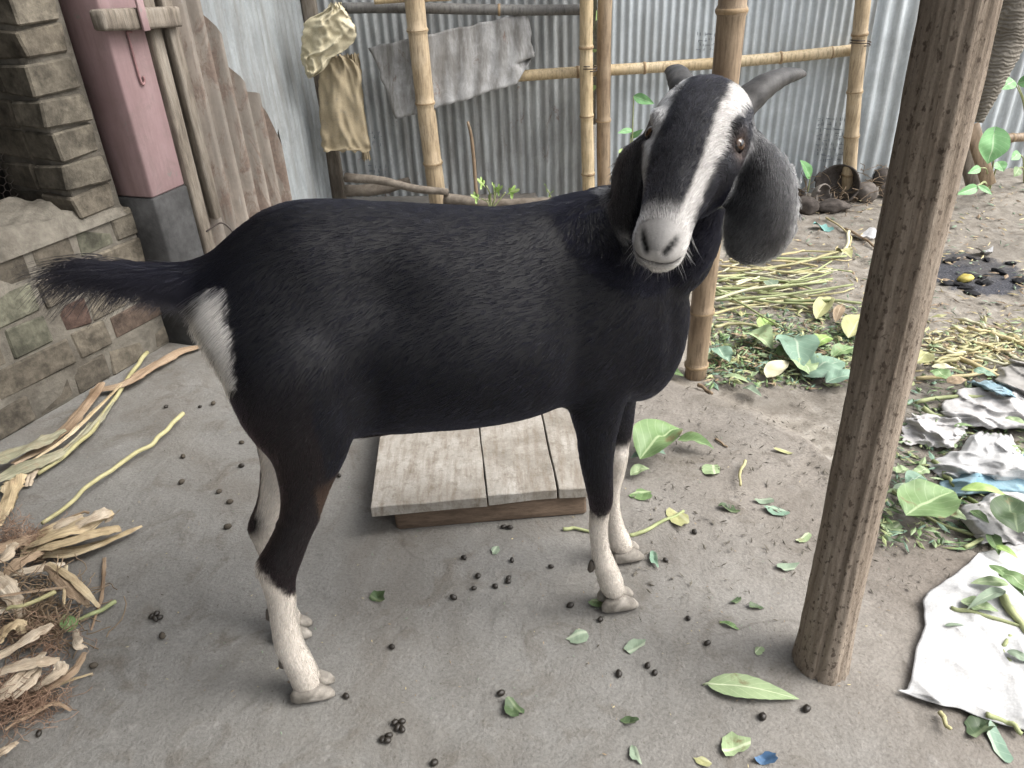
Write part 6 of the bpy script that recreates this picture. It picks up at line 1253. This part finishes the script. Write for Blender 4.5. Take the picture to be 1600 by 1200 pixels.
BL = [((1415, 808), (1490, 770), .75, L_FRESH, 'big veined green leaf right of the wooden post', .05), ((1500, 768), (1575, 778), .42, L_LIME, 'long yellow green leaf beside the big veined one', .06), ((1590, 835), (1570, 775), .75, L_DARK, 'dark olive leaf at the right edge above the white sack', .07), ((1440, 745), (1415, 760), .9, L_TEAL, 'round bluish leaf against the wooden post', .03), ((1450, 735), (1425, 745), .7, L_PALE, 'pale leaf above the round bluish one', .03), ((1400, 740), (1420, 735), .9, L_PALE, 'small pale leaf tucked by the wooden post', .02), ((1395, 765), (1430, 762), .45, L_GREY, 'grey green leaf strip by the wooden post', .03), ((1455, 580), (1490, 600), .7, L_FRESH, 'upright dark green leaf above the sacks', .04), ((1520, 580), (1556, 590), .8, L_TEAL, 'bluish triangular leaf in the straw', .04), ((1490, 668), (1520, 668), .4, L_FRESH, 'narrow leaf between the sacks', .03), ((1570, 655), (1605, 665), .6, L_PALE, 'pale leaf on the pinkish sack at the right edge', .06), ((1560, 895), (1625, 940), .5, L_FRESH, 'fresh broad leaf on the white sack', .05), ((1545, 885), (1600, 935), .34, L_FRESH, 'long fresh leaf below the broad one on the white sack', .04), ((1575, 915), (1515, 914), .4, L_PALE, 'torn grey green leaf on the white sack', .02), ((1570, 925), (1510, 955), .25, L_GREY, 'narrow dull leaf crossing the torn one', .022), ((1500, 942), (1560, 958), .6, L_PALE, 'ragged pale leaf half under the leaf stalk on the white sack', .014), ((1572, 1020), (1610, 1040), .6, L_GREY, 'olive leaf at the curly tendril', .015), ((1475, 980), (1506, 980), .25, L_GREY, 'thin grey leaf sliver on the white sack', .012), ((1555, 855), (1590, 875), .5, L_LIME, 'lime leaf at the top of the white sack', .04), ((1480, 800), (1510, 815), .7, L_PALE, 'limp pale leaf below the big veined leaf', .03), ((1515, 800), (1545, 820), .6, L_FRESH, 'small fresh leaf under the long yellow green one', .03), ((1430, 570), (1450, 552), .8, L_YEL, 'cream yellow leaf beside the post in the straw', .03), ((1455, 575), (1495, 578), .5, S_WHITE, 'white fibrous peel in the straw', .035), ((1480, 600), (1510, 595), .8, L_DRY, 'dry pinkish leaf above the sacks', .045), ((1545, 835), (1560, 870), .5, L_FRESH, 'drooping green leaf at the upper corner of the white sack', .03)]
for b, t_, wf, m, lb_, zz in BL: leaf(b, t_, wf, m, lb_, z=zz, fold=random.uniform(.08, .35), curl=random.uniform(.03, .10))
# yellow mango-like scrap, teal rag, blue scrap, white rags
def lump(name, px, sx_, sy_, sz_, m, label, cat, seed, rot=0.0, rough=0.35, up=0.0):
    bm = bmesh.new(); bmesh.ops.create_icosphere(bm, subdivisions=3, radius=1.0); p = G(*px); c_, s_2 = math.cos(rot), math.sin(rot)
    for q in bm.verts:
        a = np.array(q.co); k = 1 + rough * float(vn3(a * 1.6 + seed)) + rough * 0.5 * float(vn3(a * 4 + seed)); x, y, z = a[0] * sx_ * k, a[1] * sy_ * k, a[2] * sz_ * k; q.co = Vector((x * c_ - y * s_2, x * s_2 + y * c_, max(z, -sz_ * 0.8)))
    me_ = bpy.data.meshes.new(name); bm.to_mesh(me_); bm.free(); me_.materials.append(m); me_.polygons.foreach_set('use_smooth', [True] * len(me_.polygons)); o = obj(name, me_); o.location = (p[0], p[1], p[2] + sz_ * 0.78 + up); return tag(o, label, cat)
lump('fruit_peel', (1507, 440), .030, .018, .016, simple('yellow_peel', [(0.45, 0.36, 0.06), (0.58, 0.50, 0.16)], 30, 0.5), 'small yellow fruit stone on the black ash', 'fruit', 2.0, 0.1)
def rag(c_, s, m, lb_): o = frag(c_, s, m, lb_, 0.6, curl=0.7); o.name = 'plastic_scrap'; o['category'] = 'plastic'; return o
M_RAG = simple('teal_plastic', [(0.14, 0.36, 0.34), (0.30, 0.52, 0.48)], 20, 0.5); M_WRAG = simple('white_plastic', [(0.60, 0.60, 0.60), (0.75, 0.75, 0.75)], 20, 0.5)
rag((1284, 357), 34, M_RAG, 'turquoise plastic scrap on the yard below the coconut shells')
rag((1352, 374), 44, M_WRAG, 'white plastic scrap left of the wooden post on the yard')
rag((1538, 398), 36, M_WRAG, 'white ash covered plastic scrap beside the burnt patch')
rag((1196, 1188), 34, simple('blue_plastic', [(0.06, 0.13, 0.25), (0.12, 0.22, 0.36)], 20, 0.45), 'small blue plastic scrap at the bottom edge')
M_CHAR = simple('char', [(0.012, 0.012, 0.014), (0.03, 0.03, 0.033)], 40, 0.95, 0.6, 120)
for k in range(16): lump('charcoal', (random.gauss(1515, 28), random.gauss(425, 16)), random.uniform(.010, .03), random.uniform(.008, .02), random.uniform(.004, .009), M_CHAR, 'lump of black char on the burnt patch right of the wooden post', 'charcoal', k * 3.3, random.uniform(0, 3), 0.7)['group'] = 'char lumps on the burnt patch'
# ---- coconut shells by the fence
M_COCO = simple('coconut_shell', [(0.11, 0.095, 0.08), (0.20, 0.175, 0.155), (0.30, 0.27, 0.24)], 18, 0.75, 0.5, 80, 0.003); M_COCOD = simple('coconut_husk', [(0.05, 0.042, 0.036), (0.10, 0.085, 0.075), (0.15, 0.13, 0.115)], 22, 0.9, 0.7, 60, 0.006)
lump('coconut', (1351, 314), .052, .050, .050, M_COCO, 'round grey coconut in front of the tan fence bamboo', 'coconut', 1.0, 0, 0.12)
lump('coconut', (1384, 306), .036, .036, .036, M_COCO, 'small pale coconut half hidden by the wooden post', 'coconut', 4.0, 0, 0.15)
lump('coconut', (1378, 288), .045, .045, .045, M_COCOD, 'dark coconut husk behind the round coconut', 'coconut', 6.0, 0, 0.3)
lump('coconut', (1258, 332), .055, .05, .04, M_COCOD, 'brown husk lump beside the goat\'s ear on the yard', 'coconut', 7.0, 0, 0.35)
lump('coconut', (1300, 330), .075, .05, .030, M_COCOD, 'flat dark husk in front of the broken shell', 'coconut', 9.0, 0.2, 0.4)
def shell(px, r, tiltv, m, label, cut=0.15, seed=0):
    bm = bmesh.new(); bmesh.ops.create_uvsphere(bm, u_segments=28, v_segments=18, radius=1.0); bmesh.ops.delete(bm, geom=[q for q in bm.verts if q.co.z > cut + 0.25 * float(vn3(np.array(q.co) * 2 + seed))], context='VERTS')
    z = Vector(tiltv).normalized(); R_ = z.to_track_quat('Z', 'Y').to_matrix(); p = G(*px)
    for q in bm.verts: q.co = R_ @ (q.co * r * (1 + 0.1 * float(vn3(np.array(q.co) * 2 + seed))))
    zm = min(q.co.z for q in bm.verts); me_ = bpy.data.meshes.new('coconut_shell'); bm.to_mesh(me_); bm.free(); me_.materials.append(m); me_.polygons.foreach_set('use_smooth', [True] * len(me_.polygons)); o = obj('coconut_shell', me_); o.location = (p[0], p[1], p[2] - zm - 0.008); s = o.modifiers.new('thick', 'SOLIDIFY'); s.thickness = 0.007; return tag(o, label, 'coconut')
shell((1302, 318), 0.10, (-0.55, -0.65, 0.55), M_COCOD, 'large broken dark shell leaning against the tan fence bamboo', -0.05, 2)
shell((1285, 322), 0.055, (0.5, -0.8, 0.15), M_COCO, 'small open coconut shell in front of the large broken one', 0.1, 5)
shell((1240, 312), 0.06, (0.1, -0.2, 0.9), M_COCOD, 'shallow shell half behind the goat\'s ear', -0.2, 8)
tangle('dry_stalk_litter', [(1300, 318, 40, 6, .06), (1370, 285, 25, 5, .10)], 160, S_BROWN, 'dry fibres and roots around the coconut shells', 0.0016, 0.16)
# ---- plants
def plant(name, label, base, leaves, group=None):
    """base point; leaves = (base px, tip px, depth Y, width fraction, material, heart)"""
    root = thing(name, label, 'plant', base, group); b0 = np.array(root.location)
    for bx, tx, Y, wf, m, heart, tilt in leaves:
        p0 = at_y(*bx, Y); p1 = at_y(*tx, Y - 0.03); o = leaf3(p0 - b0, p1 - b0, wf, m, 'leaf_blade', 0.0, 0.18, 0.05, 0, None, heart, np.array([0.15, -0.9, 0.45]), tilt, False, 0.2, 0, root)
        mid = (np.array(b0) * 0.45 + p0 * 0.55); mid[2] = b0[2] + (p0[2] - b0[2]) * 0.7; st_ = catmull(np.array([b0, mid, p0]) - b0, 8); v, f = sweep(st_, np.linspace(0.004, 0.002, len(st_)), 6); mk('leaf_stalk', v, f, S_GREEN, root)
    return root
plant('taro_plant', 'heart-leaved taro plant at the right edge by the fence', G(1545, 300), [((1553, 208), (1543, 256), 3.05, 1.15, L_TARO, True, 0.1), ((1560, 255), (1568, 268), 3.1, 1.3, L_TARO, True, 0.2), ((1532, 262), (1512, 271), 3.0, .5, L_TARO, False, 0.1), ((1528, 292), (1494, 304), 2.95, .42, L_TARO, False, 0.1), ((1528, 290), (1550, 304), 2.95, .45, L_TARO, False, -0.1)])
plant('taro_plant', 'tall taro leaf on a thin dark stalk above the right edge', G(1600, 285), [((1585, 126), (1562, 140), 3.25, .75, L_TARO, False, 0.3), ((1590, 130), (1625, 122), 3.25, .7, L_TARO, False, 0.1), ((1590, 240), (1580, 250), 3.2, .8, L_TARO, True, 0.1), ((1592, 262), (1584, 276), 3.2, .9, L_FRESH, False, 0.1)])
plant('taro_plant', 'young taro with a drooping leaf left of the goat\'s face', at_y(984, 330, 3.3), [((990, 150), (1022, 162), 3.35, .5, L_TARO, False, 0.3), ((988, 203), (965, 208), 3.35, .4, L_TARO, False, 0.2), ((985, 215), (1005, 202), 3.35, .4, L_TARO, False, 0.2), ((972, 232), (970, 250), 3.3, .6, L_LIME, False, 0.1)])
plant('taro_plant', 'small green leaf showing right of the goat\'s ear', at_y(1262, 300, 3.45), [((1266, 278), (1250, 250), 3.45, .55, L_TARO, False, 0.2)])
def lobed(b, tip, Y, wf, m, root, b0):
    p0 = at_y(*b, Y); p1 = at_y(*tip, Y - 0.04); d = p1 - p0; L = np.linalg.norm(d); d /= L; nrm = unit(np.array([0.1, -0.75, 0.65])); lat = unit(np.cross(nrm, d))
    V = [p0 - b0 + d * L * 0.3]; uv = [(0.3, 0.5)]; n = 40
    for k in range(n):
        a = 2 * math.pi * k / n; r = L * 0.55 * (0.72 + 0.28 * math.cos(5 * (a))) * (0.8 + 0.25 * math.cos(a)) ; V.append(p0 - b0 + d * (L * 0.42 + r * math.cos(a)) + lat * r * math.sin(a) * wf + nrm * (0.01 * math.cos(3 * a))); uv.append((0.5 + 0.4 * math.cos(a), 0.5 + 0.4 * math.sin(a)))
    mk('leaf_blade', V, [(0, 1 + k, 1 + (k + 1) % n) for k in range(n)], m, root, uv=uv); st_ = catmull(np.array([b0, (b0 + p0) / 2 + np.array([0.01, 0, 0.01]), p0]) - b0, 6); v, f = sweep(st_, 0.003, 6); mk('leaf_stalk', v, f, S_GREEN, root)
root = thing('lobed_plant', 'small plant with bright lobed leaves behind the goat\'s back', 'plant', at_y(766, 330, 3.35)); b0 = np.array(root.location)
for b, tp in (((760, 290), (745, 281)), ((775, 294), (768, 288)), ((790, 300), (812, 298)), ((752, 310), (735, 306)), ((762, 312), (768, 304)), ((772, 300), (786, 292))): lobed(b, tp, 3.35, 1.0, L_LIME, root, b0)
root = thing('lobed_plant', 'tiny seedling at the fence foot right of the lobed plant', 'plant', at_y(856, 320, 3.45)); b0 = np.array(root.location)
for b, tp in (((855, 296), (852, 290)), ((858, 304), (864, 300))): lobed(b, tp, 3.45, 1.0, L_LIME, root, b0)
# ---- rough hanging stem and stake at right
P = catmull([at_y(1612, -120, 3.2), at_y(1592, -20, 3.2), at_y(1580, 55, 3.18), at_y(1562, 105, 3.16), at_y(1543, 150, 3.15), at_y(1527, 190, 3.15)], 10); n = len(P); R = np.interp(np.linspace(0, 1, n), [0, .35, .6, .8, 1], [.062, .058, .048, .036, .022]) * (1 + 0.05 * np.sin(np.arange(n) * 2.2))
t = NT('ribbed_bark'); v = t.coord('Object'); w = t.n('ShaderNodeTexWave', wave_type='BANDS', bands_direction='Z'); t.l(v, w.inputs['Vector']); w.inputs['Scale'].default_value = 22; w.inputs['Distortion'].default_value = 9; w.inputs['Detail'].default_value = 3; n1 = t.noise(v, 60, 5, 0.7)
c = t.mix(w.outputs['Fac'], (0.19, 0.172, 0.145), (0.27, 0.247, 0.21)); c = t.mix(t.ramp(t.noise(v, 14, 5, 0.7, 0.6), [(0.45, 0.0), (0.65, 0.6)]), c, (0.12, 0.105, 0.085)); c = t.mix(0.3, c, t.ramp(n1, [(0.3, 0.4), (0.7, 1)]), 'MULTIPLY'); t.bsdf(c, 0.95, t.bump(w.outputs['Fac'], 0.6, 0.006), 0.2)
v, f = sweep(P, R, 16, noise=0.12, ns=30); o = mk('aerial_root', v, f, t.m); rebase(o); tag(o, 'thick ribbed grey root hanging down at the top right', 'root')
beam('wooden_stake', at_y(1518, 196, 3.3), at_y(1546, 290, 3.25), 0.055, 0.02, M_BAMG, 'pale split stake leaning under the hanging ribbed root', 'stake')
beam('wooden_stake', at_y(1505, 225, 3.42), at_y(1520, 290, 3.4), 0.05, 0.03, M_WOODG, 'grey board end behind the rough wooden post', 'stake')
# ---- bush seen through the fence gap
root = thing('bush', 'sunlit yellow green bush seen through the narrow fence gap', 'bush', (0.62, 5.2, 0.0)); b0 = np.array(root.location); mbL = MB()
for k in range(900):
    p = rng.standard_normal(3) * np.array([0.35, 0.3, 0.45]) + np.array([0, 0, 0.8]); d = unit(rng.standard_normal(3)); l_ = unit(np.cross(d, rng.standard_normal(3))); s = random.uniform(0.03, 0.06); mbL.add([p - d * s, p + l_ * s * .45, p + d * s, p - l_ * s * .45], [(0, 1, 2, 3)])
mk('crown', mbL.v, mbL.f, L_LIME, root, uv=[(0.4, 0.3)] * len(mbL.v)); v, f = sweep(catmull([(0, 0, 0), (0.02, 0, 0.4), (0, 0.03, 1.0)], 4), [0.03] * 9, 8); mk('trunk', v, f, M_TWIG, root)
# ---- faint inked stamps on the fence sheets (illegible rows of strokes in the photograph)
t = NT('faded_ink'); t.bsdf((0.16, 0.18, 0.20), 0.7); M_INK = t.m
def stamp(sheet, p0, p1, pitch, amp, phase, warp, x0, x1, y0, y1, Y, seed):
    """short ink strokes that follow the corrugations of one sheet"""
    p0 = np.asarray(p0, float); p1 = np.asarray(p1, float); L = np.linalg.norm(p1 - p0); d = (p1 - p0) / L; nn = np.array([d[1], -d[0]]); r = random.Random(seed); mb = MB(); b0 = np.array(sheet.location)
    nz_ = np.append(nn, 0)
    def pt(x, y):
        q = at_plane(x, y, np.append(p0, 0), nz_); a = (q[:2] - p0) @ d; o = amp * math.sin(2 * math.pi * (a / pitch + phase)) + warp * float(vn2(a * 2.2 + phase * 7, q[2] * 2.5 + 3)) * 2; w = p0 + d * a + nn * (o + 0.0015); return np.array([w[0], w[1], q[2]]) - b0
    y = y0
    while y < y1:
        x = x0
        while x < x1:
            w, h = r.uniform(3, 7), r.uniform(3, 5)
            for _ in range(2):
                ax, ay = x + r.uniform(0, w), y + r.uniform(0, h); hx, hy = ((r.uniform(2, 4), 0.45) if r.random() < .5 else (0.45, r.uniform(1.5, 3)))
                mb.add([pt(ax - hx, ay - hy), pt(ax + hx, ay - hy), pt(ax + hx, ay + hy), pt(ax - hx, ay + hy)], [(0, 1, 2, 3)])
            x += w + 3
        y += 8
    mk('ink_stamp', mb.v, mb.f, M_INK, sheet, smooth=False)
_sh = [o for o in bpy.data.objects if o.name.startswith('corrugated_sheet')]
_b = [o for o in _sh if 'horns' in o['label']][0]; _a = [o for o in _sh if 'torn scrap' in o['label']][0]
for x0, x1, y0, y1, sd in ((1277, 1316, 184, 250, 1), (1090, 1116, 52, 80, 2)): stamp(_b, (0.445, 3.665), (1.62, 3.585), 0.036, 0.0042, 0.4, 0.01, x0, x1, y0, y1, 3.6, sd)
for x0, x1, y0, y1, sd in ((580, 596, 205, 225, 3), (576, 602, 258, 276, 4)): stamp(_a, FA, (0.40, 3.70), 0.042, 0.0050, 0.0, 0.01, x0, x1, y0, y1, 3.7, sd)
